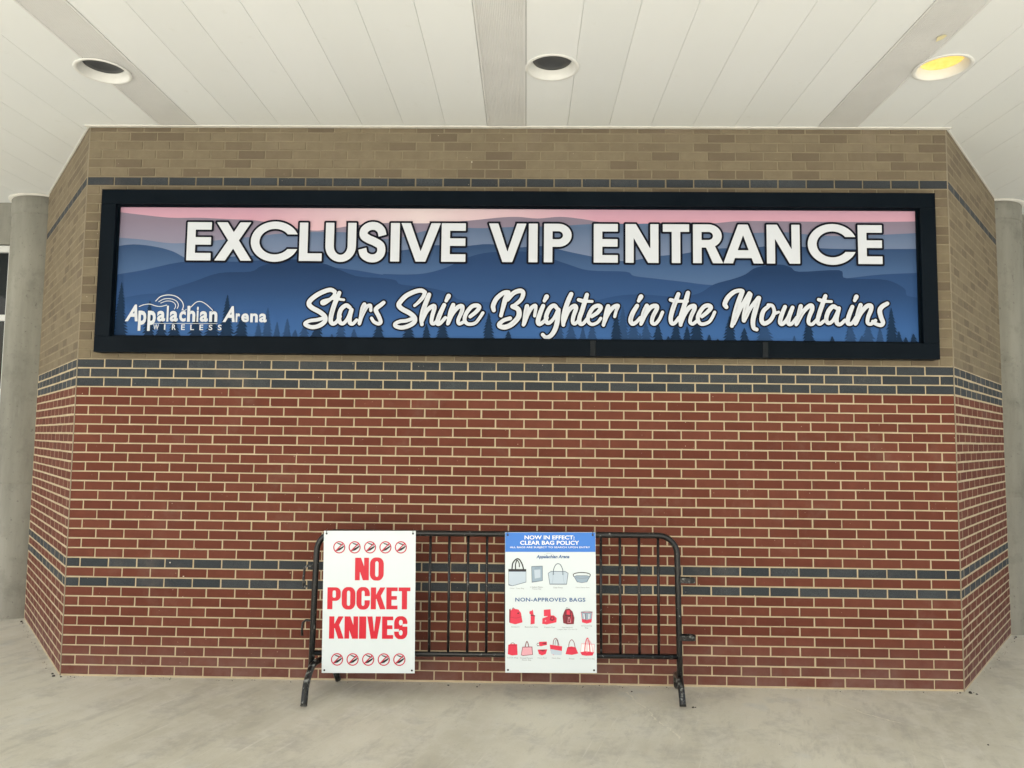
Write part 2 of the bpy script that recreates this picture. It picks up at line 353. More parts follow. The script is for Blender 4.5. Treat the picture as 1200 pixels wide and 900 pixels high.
LOGO_LINES = [(3.1,[(-2683,2620),(-2650,2633),(-2605,2638),(-2565,2626),(-2526,2622),(-2482,2632)]),(3.1,[(-2307,2618),(-2271,2653),(-2237,2660),(-2202,2644),(-2172,2620),(-2146,2595)]),(3.7,[(-2564,2661),(-2529,2694),(-2471,2706),(-2416,2695),(-2375,2662),(-2361,2628),(-2369,2596)]),(3.1,[(-2542,2656),(-2504,2676),(-2455,2678),(-2414,2662),(-2398,2633),(-2405,2608)]),(2.8,[(-2527,2646),(-2488,2661),(-2449,2659),(-2423,2642),(-2418,2622),(-2426,2603)]),(1.8,[(-2581,2498),(-2108,2500)]),(2.5,[(-2367,2603),(-2352,2593),(-2338,2603)])]
# ------------------------------------------------------------------ setting: ground, pavement
b = MB(); b.add([(-300, -300, -.15), (300, -300, -.15), (300, 300, -.15), (-300, 300, -.15)], [(0, 1, 2, 3)])
tag(b.build('ground', M['ground']), kind='structure')
b = MB(); b.box(-16, 16, -9.5, 3.2, -.16, 0)
pav = tag(b.build('pavement', M['pavement']), kind='structure')
# hairline crack and grit: real relief on the slab
b = MB()
for line, wd in (([(0.815, -0.13), (0.86, -0.33), (0.91, -0.46), (0.93, -0.63), (0.99, -0.77), (1.02, -0.95)], .0048), ([(2.12, -0.19), (2.22, -0.36), (2.28, -0.47), (2.42, -0.60)], .0060), ([(2.98, .05), (3.08, -.02), (3.2, -.12)], .004)):
    cr = smooth_path(line, 9)
    for i in range(len(cr)): cr[i] += (R.gauss(0, .005), R.gauss(0, .004))
    for i in range(len(cr) - 1):
        (x0, y0), (x1, y1) = cr[i], cr[i + 1]
        j = wd * R.uniform(.4, 1.5)
        if R.random() < .12: continue
        b.add([(x0 - j, y0, .0006), (x0 + j, y0, .0006), (x1 + j, y1, .0006), (x1 - j, y1, .0006)], [(0, 1, 2, 3)])
b.build('crack', flat('crack_filler', (0.70, 0.675, 0.57), 0.9), pav)
b = MB()
def pebble(x, y, r, mi=0):
    k = 6; vs = [(x + r * R.uniform(.7, 1.3) * math.cos(t * 6.283 / k), y + r * R.uniform(.6, 1.2) * math.sin(t * 6.283 / k), 0.0) for t in range(k)]
    vs += [(x + (p[0] - x) * .6, y + (p[1] - y) * .6, r * R.uniform(.5, .9)) for p in vs]
    b.add(vs, [tuple(range(k, 2 * k))] + [(i, (i + 1) % k, k + (i + 1) % k, k + i) for i in range(k)], mi)
for x, y, r in [(1.20, -.40, .010), (1.215, -.395, .006), (3.17, -.03, .014), (3.20, -.05, .010), (3.10, -.03, .007), (-3.18, -.02, .012), (-3.12, -.03, .008), (-3.22, .03, .01), (-.40, -.06, .007), (-.20, -.08, .007), (.85, -.12, .006), (-4.42, 1.44, .012), (-4.38, 1.40, .008), (4.46, 1.47, .012), (4.42, 1.43, .008), (3.62, -.42, .006), (2.75, -.9, .006)]:
    pebble(x, y, r)
for _ in range(150):
    u = R.uniform(-3.1, 3.1); pebble(u, -R.uniform(.008, .05), R.uniform(.0015, .0045), R.choice([0, 1]))
for _ in range(90):
    t = R.uniform(0, 2.0); sgn = R.choice([-1, 1])
    pebble(sgn * (3.16 + t * .65 + R.uniform(.0, .03)), t * .76 - R.uniform(.01, .05), R.uniform(.0015, .005), R.choice([0, 1]))
for _ in range(40):
    pebble(R.uniform(-4, 4), -R.uniform(.1, 3.0), R.uniform(.001, .003), R.choice([0, 1]))
tag(b.build('grit', [flat('dark_grit', (0.05, 0.045, 0.04), .9), flat('pale_grit', (0.45, 0.4, 0.32), .9)]),
    'scattered grit and mortar crumbs lying along the foot of the brick wall', 'grit', kind='stuff')

# ------------------------------------------------------------------ brick wall (a projecting bay: front and two splayed sides)
BL, CH, J = 0.2032, 0.0677333, 0.0103          # brick module, course height, joint
W2, Z0, REC = 3.15, 0.010, 0.0045
TH = math.radians(49.6); SL = 2.062
wall = tag(empty('brick_wall'), 'three-sided brick wall, red below and tan above with slate coloured bands, behind the barrier', 'brick wall')
sh = REC * math.tan(TH / 2)
def side_pt(sg, u, inset=0.0):
    return (sg * (W2 + u * math.cos(TH) - inset * math.sin(TH)), u * math.sin(TH) + inset * math.cos(TH))
def backing(f, sd_):
    """plan of the mortar core: recessed f behind the front face, sd_ behind the side faces"""
    t = (f - sd_ * math.cos(TH)) / math.sin(TH); xc = W2 - sd_ * math.sin(TH) + t * math.cos(TH)
    a, c = side_pt(-1, SL, sd_), side_pt(1, SL, sd_)
    return [(-xc, f), (xc, f), c, (c[0] - .6, c[1] + .9), (a[0] + .6, a[1] + .9), a]
ZS = 33 * CH + Z0
b = MB(); b.prism(backing(REC, .0009), -0.02, ZS - J / 2 + .004); b.build('lower_mortar', M['buff_mortar'], wall)
b = MB(); b.prism(backing(REC, .0009), ZS - J / 2 + .004, 4.10); b.build('upper_mortar', M['tan_mortar'], wall)
cache = {}
def brick_shape(ln, var):
    """one brick slip: arrised front face at local y=0, body behind it"""
    rr = random.Random(int(ln * 10000) * 7 + var)
    hx, hz, e = ln / 2, (CH - J) / 2, 0.0022
    vs = []
    for sx, sz in ((-1, -1), (1, -1), (1, 1), (-1, 1)):
        jx, jz = rr.uniform(-.0007, .0007), rr.uniform(-.0007, .0007)
        vs.append((sx * hx + jx, e, sz * hz + jz))
    for sx, sz in ((-1, -1), (1, -1), (1, 1), (-1, 1)):
        ch = e * rr.uniform(.8, 1.5)
        vs.append((sx * (hx - ch), rr.uniform(0, .0006), sz * (hz - ch)))
    for sx, sz in ((-1, -1), (1, -1), (1, 1), (-1, 1)):
        vs.append((sx * hx, .03, sz * hz))
    fs = [(4, 5, 6, 7)] + [(i, (i + 1) % 4, 4 + (i + 1) % 4, 4 + i) for i in range(4)] + [(i, 8 + i, 8 + (i + 1) % 4, (i + 1) % 4) for i in range(4)]
    return vs, fs
def brick_mesh(kind, ln, var):
    key = (kind, round(ln, 4), var)
    if key not in cache:
        vs, fs = brick_shape(ln, var)
        q = MB(); q.add(vs, fs); cache[key] = q.mesh(kind, [M[kind]])
    return cache[key]
def kind_of(row):
    if row in (10, 12, 31, 32, 33, 53): return 'slate_brick'
    return 'red_brick' if row < 34 else 'tan_brick'
courses = []                                    # (priority, kind, length, x, y, z, rz)
def lay(row, L, place, pri):
    u0 = 0.0 if row % 2 else -BL / 2
    k = 0
    while u0 < L - .03:
        a, c = max(u0, 0.0), min(u0 + BL, L)
        a2, c2 = a + J / 2, c - J / 2
        if a == 0: a2 = .0065
        if c == L: c2 = L - .0065
        if c2 - a2 > .02: place(row, a2, c2, pri)
        u0 += BL
def front(row, a, c, pri):
    z = (row - .5) * CH + Z0
    xm = (a + c) / 2 - W2
    if 35 <= row <= 51 and -2.85 < xm < 2.87:
        hid = True
    else: hid = False
    courses.append((pri + (40 if hid else 0), kind_of(row), c - a, xm + R.gauss(0, .0006), R.uniform(-.0009, .0009), z + R.gauss(0, .0006), 0.0))
def side(sg):
    def f(row, a, c, pri):
        z = (row - .5) * CH + Z0
        x, y = side_pt(sg, (a + c) / 2)
        courses.append((pri, kind_of(row), c - a, x, y + R.uniform(-.0002, .0002), z + R.gauss(0, .0006), sg * TH))
    return f
for row in range(1, 60):
    if row == 59: pr = 0
    lay(row, 31 * BL, front, 0 if row < 34 else -1)
    lay(row, SL, side(-1), 100)
    lay(row, SL, side(1), 100)
courses.sort(key=lambda t: (t[0], t[5] if t[1] == 'red_brick' else -t[5]))
count = {}; rest = {}
for pri, kind, ln, x, y, z, rz in courses:
    count[kind] = count.get(kind, 0) + 1
    var = R.randrange(4)
    lnq = round(ln, 3)
    if count[kind] <= 300:
        link_mesh(kind, brick_mesh(kind, lnq, var), wall, (x, y, z), rz)
    else:
        rest.setdefault(kind, []).append((lnq, var, x, y, z, rz))
for kind, lst in rest.items():
    q = MB()
    for ln, var, x, y, z, rz in lst:
        vs, fs = brick_shape(ln, var); cs, sn = math.cos(rz), math.sin(rz)
        q.add([(x + p[0] * cs - p[1] * sn, y + p[0] * sn + p[1] * cs, z + p[2]) for p in vs], fs)
    tag(q.build(kind + '_courses', M[kind], wall), kind='stuff')
# corner sealant beads
for sg in (-1, 1):
    q = MB()
    pts = [(sg * (W2 - .0065), .0015), (sg * W2, .0005), side_pt(sg, .0065, .0015), side_pt(sg, .02, .03), (sg * (W2 - .02), .03)]
    q.prism(pts if sg > 0 else pts[::-1], 0.0, 4.0)
    q.build('corner_joint', M['sealant'], wall)
# small bolt heads and mortar dabs left on the wall
q = MB()
for x, z in [(-2.40, .795), (-2.30, .70), (-.30, 3.72)]:
    q.box(x - .004, x + .004, -.004, .004, z - .0035, z + .0035)
q.build('mortar_dab', flat('mortar_dab', (.6, .55, .46), .9), wall)

# ------------------------------------------------------------------ ceiling: soffit panels, vents, trim, unseen light-blocking slab
ZC = 3.98
CY0, CY1 = -8.0, 2.7  # front edge out of view, its depth set for the light underneath
lights = [(-2.570, -0.829), (0.255, -0.882), (2.626, -0.889)]
ceil = empty('ceiling', (0, 0, ZC)); tag(ceil, kind='structure')
strips = [(-2.615, -2.330), (-0.188, 0.095), (2.210, 2.495)]
cells = []
def fill(a, c, n):
    st = (c - a) / n
    for i in range(n): cells.append((a + i * st, a + (i + 1) * st))
fill(-2.330, -0.188, 7); fill(0.095, 2.210, 7); fill(2.495, 2.495 + .305 * 20, 20); fill(-2.615 - .305 * 20, -2.615, 20)
pieces = []
for a, c in cells:
    g = .0007
    q = MB(); e = .0016
    prof = [(a + g, .0 + e), (a + g + e, 0), (c - g - e, 0), (c - g, e), (c - g, .014), (a + g, .014)]
    q.add([(x, CY0, z) for x, z in prof] + [(x, CY1, z) for x, z in prof],
          [tuple(range(6)), tuple(range(6, 12))[::-1]] + [(i, 6 + i, 6 + (i + 1) % 6, (i + 1) % 6) for i in range(6)])
    o = q.build('soffit_panel', M['soffit'], ceil)
    pieces.append((o, a, c))
for a, c in strips:
    g = .002; prof = [(a + g, .016), (a + g, -.003), (a + g + .010, -.003), (a + g + .012, .003)]
    nr = 26; x0, x1 = a + g + .014, c - g - .014
    for i in range(nr):
        t = x0 + (x1 - x0) * i / nr; st = (x1 - x0) / nr
        prof += [(t, .0045), (t + st * .30, .0045), (t + st * .42, .0022), (t + st * .86, .0022)]
    prof += [(c - g - .012, .003), (c - g - .010, -.003), (c - g, -.003), (c - g, .016)]
    k = len(prof); q = MB()
    q.add([(x, CY0, z) for x, z in prof] + [(x, CY1, z) for x, z in prof],
          [tuple(range(k)), tuple(range(k, 2 * k))[::-1]] + [(i, k + i, k + (i + 1) % k, (i + 1) % k) for i in range(k)])
    o = q.build('vent_strip', M['vent'], ceil)
    pieces.append((o, a, c))
# cut the round openings for the downlights
dg = bpy.context.evaluated_depsgraph_get()
for lx, ly in lights:
    q = MB(); q.prism([(lx + .146 * math.cos(t * math.tau / 48), ly + .146 * math.sin(t * math.tau / 48)) for t in range(48)], ZC - .1, ZC + .1)
    cut = q.build('cutter', M['trim'])
    for o, a, c in pieces:
        if a < lx + .147 and c > lx - .147:
            md = o.modifiers.new('hole', 'BOOLEAN'); md.operation = 'DIFFERENCE'; md.object = cut; md.solver = 'EXACT'
            bpy.context.view_layer.update()
            dg.update()
            me = bpy.data.meshes.new_from_object(o.evaluated_get(dg))
            o.modifiers.clear(); o.data = me
    bpy.data.objects.remove(cut)
# edge trim where soffit meets the brick
q = MB()
def strip_along(p0, p1, w0, w1, z0, z1):
    (x0, y0), (x1, y1) = p0, p1
    d = Vector((x1 - x0, y1 - y0)).normalized(); nn = Vector((d.y, -d.x))
    q.prism([(x0 + nn.x * w1, y0 + nn.y * w1), (x1 + nn.x * w1, y1 + nn.y * w1), (x1 + nn.x * w0, y1 + nn.y * w0), (x0 + nn.x * w0, y0 + nn.y * w0)], z0, z1)
strip_along((-W2 - .02, 0), (W2 + .02, 0), .003, .032, -.008, -.0005)
q.build('edge_trim', M['trim'], ceil)
for sg in (-1, 1):
    q = MB(); a, c = side_pt(sg, .028), side_pt(sg, SL)
    if sg > 0: strip_along(a, c, .002, .013, -.006, -.0005)
    else: strip_along(c, a, .002, .013, -.006, -.0005)
    q.build('edge_trim', M['trim'], ceil)
q = MB(); q.box(-9, 9, CY0 - .1, 3.2, 4.32, 4.6)  # unseen slab added above the panels to block light
tag(q.build('light_block_slab', M['light_block_slab']), kind='structure')
q = MB(); q.box(-9, 9, CY0 - .13, CY0 - .02, ZC - .05, 4.5)
tag(q.build('roof_fascia', M['fascia']), kind='structure')

# ------------------------------------------------------------------ downlights
def downlight(x, y, lit, label):
    t = tag(empty('downlight', (x, y, ZC)), label, 'downlight', 'downlights recessed in the ceiling')
    q = MB(); q.lathe([(.150, .002), (.165, -.001), (.166, -.004), (.162, -.007), (.150, -.008), (.143, -.004), (.141, .004)], seg=56)
    q.build('rim', M['white_enamel'], t)
    q = MB(); q.lathe([(.1415, .003), (.138, .008), (.131, .024), (.122, .046), (.121, .049)], seg=56)
    q.build('reflector', M['white_enamel'], t)
    q = MB(); q.lathe([(.1215, .0485), (.117, .043), (.09, .050), (.06, .056), (.03, .059), (.0005, .060)], seg=56)
    q.lathe([(.1225, .047), (.1225, .2), (.0005, .2)], seg=24, smooth=False)
    q.build('bulb_lens' if lit else 'dark_lens', M['lamp'] if lit else M['black_lens'], t)
downlight(*lights[0], False, 'unlit round downlight at the left, overlapping the ribbed ceiling strip')
downlight(*lights[1], False, 'unlit round downlight right beside the middle ribbed ceiling strip')
downlight(*lights[2], True, 'lit round downlight glowing yellow at the right')
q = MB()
q.add([(2.405, -1.235, 3.9755), (2.432, -1.262, 3.9755), (2.452, -1.25, 3.9755), (2.447, -1.215, 3.9755), (2.425, -1.185, 3.9755), (2.418, -1.20, 3.9755)], [(0, 1, 2, 3, 4, 5)])  # small irregular yellow patch, flat under the strip
tag(q.build('ceiling_patch', M['patch_yellow']), 'small yellow patch on the ribbed ceiling strip near the lit downlight', 'tape scrap')

# ------------------------------------------------------------------ concrete columns, back walls, window
def column(x, y, r, label):
    t = tag(empty('concrete_column', (x, y, 0)), label, 'column', 'round concrete columns')
    q = MB(); zs = [0, .004, 3.66, 3.68, 3.80]
    q.lathe([(r + .004, 0), (r, .02), (r, 1.22), (r - .0015, 1.224), (r, 1.228), (r, 2.44), (r - .0015, 2.444), (r, 2.448), (r, 3.78), (r - .002, 3.80)], seg=64)
    q.build('shaft', M['concrete'], t)
    q = MB(); q.lathe([(r - .002, 3.80), (r + .008, 3.806), (r + .008, 3.955), (r, 3.962), (r, 4.05)], seg=64)
    q.build('capital', M['concrete'], t)
    q = MB(); q.lathe([(r + .001, 3.965), (r + .035, 3.968), (r + .037, 3.978), (r + .001, 3.979)], seg=64)
    q.build('collar', M['trim'], t)
column(-4.655, 1.830, .300, 'round grey concrete column left of the brick wall beside the window')
column(4.550, 1.850, .300, 'round grey concrete column right of the brick wall')
q = MB(); q.box(-9, -4.9, 1.80, 2.05, 3.56, 4.2)
tag(q.build('concrete_beam', M['concrete']), 'grey concrete beam over the window at the far left', 'beam')
win = tag(empty('window', (-4.972, 1.86, 0)), 'tall white-framed dark window wall at the far left behind the column', 'window')
q = MB()
q.box(-.045, 0, -.05, .05, 0, 3.55)
q.build('frame_jamb', M['window_frame'], win, bevel=.003)
q = MB(); q.box(-3.9, -.046, -.05, .05, 3.485, 3.55); q.build('frame_head', M['window_frame'], win, bevel=.003)
for z in (.02, .95, 2.10, 2.83):
    q = MB(); q.box(-3.9, -.046, -.045, .045, z - .03, z + .03); q.build('transom', M['window_frame'], win, bevel=.003)
for x in (-1.35, -2.65):
    q = MB(); q.box(x - .03, x + .03, -.043, .043, .05, 3.484); q.build('mullion', M['window_frame'], win)
for x0, x1 in ((-1.32, -.046), (-2.62, -1.38), (-3.9, -2.68)):
    for z0, z1 in ((.051, .919), (.981, 2.069), (2.131, 2.799), (2.861, 3.484)):
        q = MB(); q.box(x0, x1, -.006, .006, z0, z1); q.build('pane', M['glass'], win)
q = MB(); q.box(-9, -4.9, 2.6, 2.8, 0, 4.2); tag(q.build('inner_wall', M['inner_dark']), 'dark interior wall behind the window glass', 'wall')
q = MB(); q.box(4.75, 9, 2.0, 2.3, 0, 4.2)
tag(q.build('side_wall', M['concrete']), 'plain grey concrete wall behind the right column', 'wall')

# ------------------------------------------------------------------ print: signed distance shapes -> clean flat meshes
def sd_poly(X, Y, poly):
    P = np.array(poly, float); d = np.full(X.shape, 1e9); s = np.ones(X.shape)
    n = len(P)
    for i in range(n):
        a, c = P[i], P[i - 1]
        ex, ey = c[0] - a[0], c[1] - a[1]
        wx, wy = X - a[0], Y - a[1]
        t = np.clip((wx * ex + wy * ey) / max(ex * ex + ey * ey, 1e-12), 0, 1)
        d = np.minimum(d, (wx - ex * t) ** 2 + (wy - ey * t) ** 2)
        c1 = Y >= a[1]; c2 = Y < c[1]; c3 = ex * wy > ey * wx
        flip = (c1 & c2 & c3) | (~c1 & ~c2 & ~c3)
        s = np.where(flip, -s, s)
    return s * np.sqrt(d)
def sd_stroke(X, Y, pts, r):
    d = np.full(X.shape, 1e9)
    rr = r if hasattr(r, '__len__') else [r] * len(pts)
    for i in range(len(pts) - 1):
        (ax, ay), (cx, cy) = pts[i], pts[i + 1]
        ex, ey = cx - ax, cy - ay
        t = np.clip(((X - ax) * ex + (Y - ay) * ey) / max(ex * ex + ey * ey, 1e-12), 0, 1)
        d = np.minimum(d, np.hypot(X - ax - ex * t, Y - ay - ey * t) - (rr[i] + (rr[i + 1] - rr[i]) * t))
    return d
def field(shapes, X, Y):
    """shapes: list of ('+'|'-', poly) or ('s', pts, r)"""
    F = np.full(X.shape, 1e9)
    for sh in shapes:
        if sh[0] == '+': F = np.minimum(F, sd_poly(X, Y, sh[1]))
        elif sh[0] == '-': F = np.maximum(F, -sd_poly(X, Y, sh[1]))
        else: F = np.minimum(F, sd_stroke(X, Y, sh[1], sh[2]))
    return F
def trace(q, F, x0, z0, h, y, iso=0.0, mi=0):
    """fill the region F<iso of a grid as flat polygons at depth y"""
    G = F - iso
    ins = G < 0
    full = ins[:-1, :-1] & ins[:-1, 1:] & ins[1:, :-1] & ins[1:, 1:]
    anyc = ins[:-1, :-1] | ins[:-1, 1:] | ins[1:, :-1] | ins[1:, 1:]
    ny, nx = full.shape
    for j in range(ny):
        row = full[j]
        if row.any():
            dd = np.diff(np.concatenate([[0], row.astype(int), [0]]))
            for a, c in zip(np.where(dd == 1)[0], np.where(dd == -1)[0]):
                xa, xc, za, zc = x0 + a * h, x0 + c * h, z0 + j * h, z0 + (j + 1) * h
                q.add([(xa, y, za), (xc, y, za), (xc, y, zc), (xa, y, zc)], [(0, 1, 2, 3)], mi)
    for j, i in zip(*np.where(anyc & ~full)):
        cs = [(i, j), (i + 1, j), (i + 1, j + 1), (i, j + 1)]
        out = []
        for k in range(4):
            (a, c), (d, e) = cs[k], cs[(k + 1) % 4]
            g0, g1 = G[c, a], G[e, d]
            if g0 < 0: out.append((x0 + a * h, y, z0 + c * h))
            if (g0 < 0) != (g1 < 0):
                t = g0 / (g0 - g1)
                out.append((x0 + (a + (d - a) * t) * h, y, z0 + (c + (e - c) * t) * h))
        if len(out) >= 3: q.add(out, [tuple(range(len(out)))], mi)
def grid(x0, x1, z0, z1, h):
    xs = np.arange(x0, x1 + h, h); zs = np.arange(z0, z1 + h, h)
    return np.meshgrid(xs, zs)
def arc(cx, cy, rx, ry, a0, a1, n=24):
    return [(cx + rx * math.cos(math.radians(a0 + (a1 - a0) * i / n)), cy + ry * math.sin(math.radians(a0 + (a1 - a0) * i / n))) for i in range(n + 1)]
def rect(x0, y0, x1, y1): return [(x0, y0), (x1, y0), (x1, y1), (x0, y1)]
def ribbon(pts, wd):
    P = smooth_path(pts, 8); n = len(P); L = []; Rr = []
    for i in range(n):
        d = P[min(i + 1, n - 1)] - P[max(i - 1, 0)]; d = d / np.hypot(*d)
        nn = np.array([-d[1], d[0]]) * wd / 2
        L.append(tuple(P[i] + nn)); Rr.append(tuple(P[i] - nn))
    return L + Rr[::-1]

def round_glyph(ch, w, H, S, T):
    """geometric bold capitals, cap height H, stem S, bar T"""
    P = []
    a = P.append
    if ch == 'E':
        a(('+', rect(0, 0, S, H))); a(('+', rect(0, 0, w, T))); a(('+', rect(0, H - T, w, H))); a(('+', rect(0, H * .51 - T / 2, w * .99, H * .51 + T / 2)))
    elif ch == 'I': a(('+', rect(0, 0, w, H)))
    elif ch == 'L': a(('+', rect(0, 0, S, H))); a(('+', rect(0, 0, w, T * 1.02)))
    elif ch == 'T': a(('+', rect(w / 2 - S / 2, 0, w / 2 + S / 2, H))); a(('+', rect(0, H - T, w, H)))
    elif ch == 'X':
        k = S * 1.28
        a(('+', [(0, 0), (k, 0), (w - .01, H), (w - .01 - k, H)])); a(('+', [(w, 0), (w - k, 0), (.01, H), (.01 + k, H)]))
    elif ch == 'V':
        k = S * 1.10
        a(('+', [(0, H), (w, H), (w / 2 + k * .52, 0), (w / 2 - k * .52, 0)])); a(('-', [(k, H + .2), (k, H), (w / 2, H * .27), (w - k, H), (w - k, H + .2)]))
    elif ch == 'A':
        k = S * 1.12
        a(('+', [(0, 0), (w, 0), (w / 2 + k * .5, H), (w / 2 - k * .5, H)]))
        a(('-', [(k, -.2), (w - k, -.2), (w - k, 0), (w - k * 1.0 - .013, H * .135), (k * 1.0 + .013, H * .135), (k, 0)]))
        a(('-', [(w * .5 - w * .135, H * .34), (w * .5 + w * .135, H * .34), (w / 2, H * .72)]))
    elif ch == 'N':
        k = S * 1.12
        a(('+', rect(0, 0, S * .96, H))); a(('+', rect(w - S * .96, 0, w, H))); a(('+', [(0, H), (k * 1.08, H), (w, 0), (w - k * 1.08, 0)]))
    elif ch == 'U':
        cy = w * .5
        a(('+', [(0, H), (0, cy)] + arc(w / 2, cy, w / 2, cy + H * .02, 180, 360) + [(w, H)]))
        a(('-', [(S, H + .2), (S, cy)] + arc(w / 2, cy, w / 2 - S, cy - T * .85, 180, 360) + [(w - S, H + .2)]))
    elif ch == 'C':
        rx, ry, cy = w * .535, H * .525, H / 2
        a(('+', arc(rx, cy, rx, ry, 0, 355, 60))); a(('-', arc(rx, cy, rx - S * 1.03, ry - T * .98, 0, 355, 60)))
        a(('-', [(rx * 1.12, cy - H * .13), (rx * 1.36, cy - H * .19), (w * 1.3, cy - H * .19), (w * 1.3, cy + H * .19), (rx * 1.36, cy + H * .19), (rx * 1.12, cy + H * .13)]))
    elif ch == 'S':
        pts = [(.86, .66), (.80, .80), (.63, .895), (.40, .895), (.215, .80), (.20, .66), (.36, .575), (.60, .50), (.80, .40), (.81, .22), (.65, .105), (.42, .095), (.22, .18), (.155, .33)]
        a(('+', ribbon([(x * w, y * H * 1.03 - H * .012) for x, y in pts], S * .96)))
    elif ch in 'PR':
        bh = H * .60; r = bh / 2; y0 = H - bh
        a(('+', rect(0, 0, S, H)))
        a(('+', [(0, H), (0, y0), (w * .94 - r, y0)] + arc(w * .94 - r, H - r, r + w * .05, r, -90, 90) + [(w * .94 - r, H)]))
        a(('-', [(S, H - T), (S, y0 + T), (w * .94 - r, y0 + T)] + arc(w * .94 - r, H - r, r - S * .85, r - T, -90, 90)))
        if ch == 'R':
            a(('+', rect(0, 0, S, H)))
            a(('+', [(w * .40, y0 + T * .4), (w * .40 + S * 1.1, y0 + T * .4), (w * 1.03, 0), (w * 1.03 - S * 1.18, 0)]))
    return P
def block_glyph(ch, w, H, S, T):
    """heavy condensed capitals"""
    P = []
    a = P.append
    def rr(x0, y0, x1, y1, r):
        ry = min(r * 1.15, (y1 - y0) / 2 - 1e-4); rx = min(r, (x1 - x0) / 2 - 1e-4)
        return arc(x1 - rx, y1 - ry, rx, ry, 0, 90, 8) + arc(x0 + rx, y1 - ry, rx, ry, 90, 180, 8) + arc(x0 + rx, y0 + ry, rx, ry, 180, 270, 8) + arc(x1 - rx, y0 + ry, rx, ry, 270, 360, 8)
    if ch == 'N':
        a(('+', rect(0, 0, S * .92, H))); a(('+', rect(w - S * .92, 0, w, H))); a(('+', [(0, H), (S * 1.12, H), (w, 0), (w - S * 1.12, 0)]))
    elif ch == 'O':
        a(('+', rr(0, -.002, w, H + .002, w * .42))); a(('-', rr(S, T * .9, w - S, H - T * .9, (w - 2 * S) * .5)))
    elif ch == 'P':
        a(('+', rect(0, 0, S, H))); a(('+', [(0, H * .38), (w * .6, H * .38)] + arc(w * .62, H * .38 + w * .38, w * .38, w * .38, -90, 0, 8) + arc(w * .62, H - w * .38, w * .38, w * .38, 0, 90, 8) + [(0, H)]))
        a(('-', rr(S, H * .38 + T * .85, w - S * .93, H - T * .85, (w - 2 * S) * .45)))
    elif ch == 'C':
        a(('+', rr(0, -.002, w, H + .002, w * .42))); a(('-', rr(S, T * .9, w - S, H - T * .9, (w - 2 * S) * .5))); a(('-', rect(w - S * 1.2, H * .41, w * 1.1, H * .60)))
    elif ch == 'K':
        a(('+', rect(0, 0, S, H))); a(('+', [(S * .7, H * .46), (S * .7, H * .52), (w - S * 1.02, H), (w, H), (w * .60, H * .50)])); a(('+', [(S * .9, H * .60), (w * .70, H * .60), (w * 1.02, 0), (w * 1.02 - S * 1.05, 0)]))
    elif ch == 'E':
        a(('+', rect(0, 0, S, H))); a(('+', rect(0, 0, w, T))); a(('+', rect(0, H - T, w, H))); a(('+', rect(0, H * .52 - T / 2, w * .94, H * .52 + T / 2)))
    elif ch == 'T': a(('+', rect(w / 2 - S / 2, 0, w / 2 + S / 2, H))); a(('+', rect(0, H - T, w, H)))
    elif ch == 'I': a(('+', rect(0, 0, w, H)))
    elif ch == 'V':
        a(('+', [(0, H), (w, H), (w * .5 + S * .62, 0), (w * .5 - S * .62, 0)])); a(('-', [(S * .98, H + .01), (w / 2, H * .30), (w - S * .98, H + .01)]))
    elif ch == 'S':
        S = S * .92
        a(('+', rr(0, -.002, w, H + .002, w * .42))); a(('-', rr(S, H * .60, w - S, H - T * .9, (w - 2 * S) * .5))); a(('-', rr(S, T * .9, w - S, H * .39, (w - 2 * S) * .5)))
        a(('-', [(w - S * 1.02, H * .665), (w * 1.1, H * .665), (w * 1.1, H * .555), (w * .90, H * .55), (w - S * 1.02, H * .55)]))
        a(('-', [(S * 1.02, H * .325), (-w * .1, H * .325), (-w * .1, H * .435), (w * .10, H * .44), (S * 1.02, H * .44)]))
    return P
def text_mesh(body, size, bold=0.0, squeeze=1.0, shear=0.0, spacing=1.0):
    """built-in font text as vertices/faces in the x-y plane, lower left at the origin, fitted later"""
    cu = bpy.data.curves.new('t', 'FONT'); cu.body = body; cu.size = size; cu.offset = bold; cu.shear = shear; cu.space_character = spacing
    cu.resolution_u = 3; cu.fill_mode = 'FRONT'
    o = bpy.data.objects.new('t', cu); COL.objects.link(o)
    bpy.context.view_layer.update()
    d = bpy.context.evaluated_depsgraph_get()
    me = bpy.data.meshes.new_from_object(o.evaluated_get(d))
    vs = [tuple(v.co) for v in me.vertices]; fs = [tuple(p.vertices) for p in me.polygons]
    bpy.data.objects.remove(o); bpy.data.curves.remove(cu); bpy.data.meshes.remove(me)
    return vs, fs
def put_text(q, body, x0, x1, z0, z1, y, mi=0, bold=0.0, shear=0.0, spacing=1.0, fit_h=True):
    """text stretched to the box x0..x1, z0..z1"""
    vs, fs = text_mesh(body, 1.0, bold, shear=shear, spacing=spacing)
    if not vs: return
    ax, bx = min(v[0] for v in vs), max(v[0] for v in vs); ay, by = min(v[1] for v in vs), max(v[1] for v in vs)
    q.add([(x0 + (v[0] - ax) / (bx - ax) * (x1 - x0), y, z0 + (v[1] - ay) / (by - ay) * (z1 - z0)) for v in vs], fs, mi)
def put_poly(q, poly, y, mi=0):
    tris = tessellate_polygon([[Vector((x, z, 0)) for x, z in poly]])
    q.add([(x, y, z) for x, z in poly], [tuple(t) for t in tris], mi)

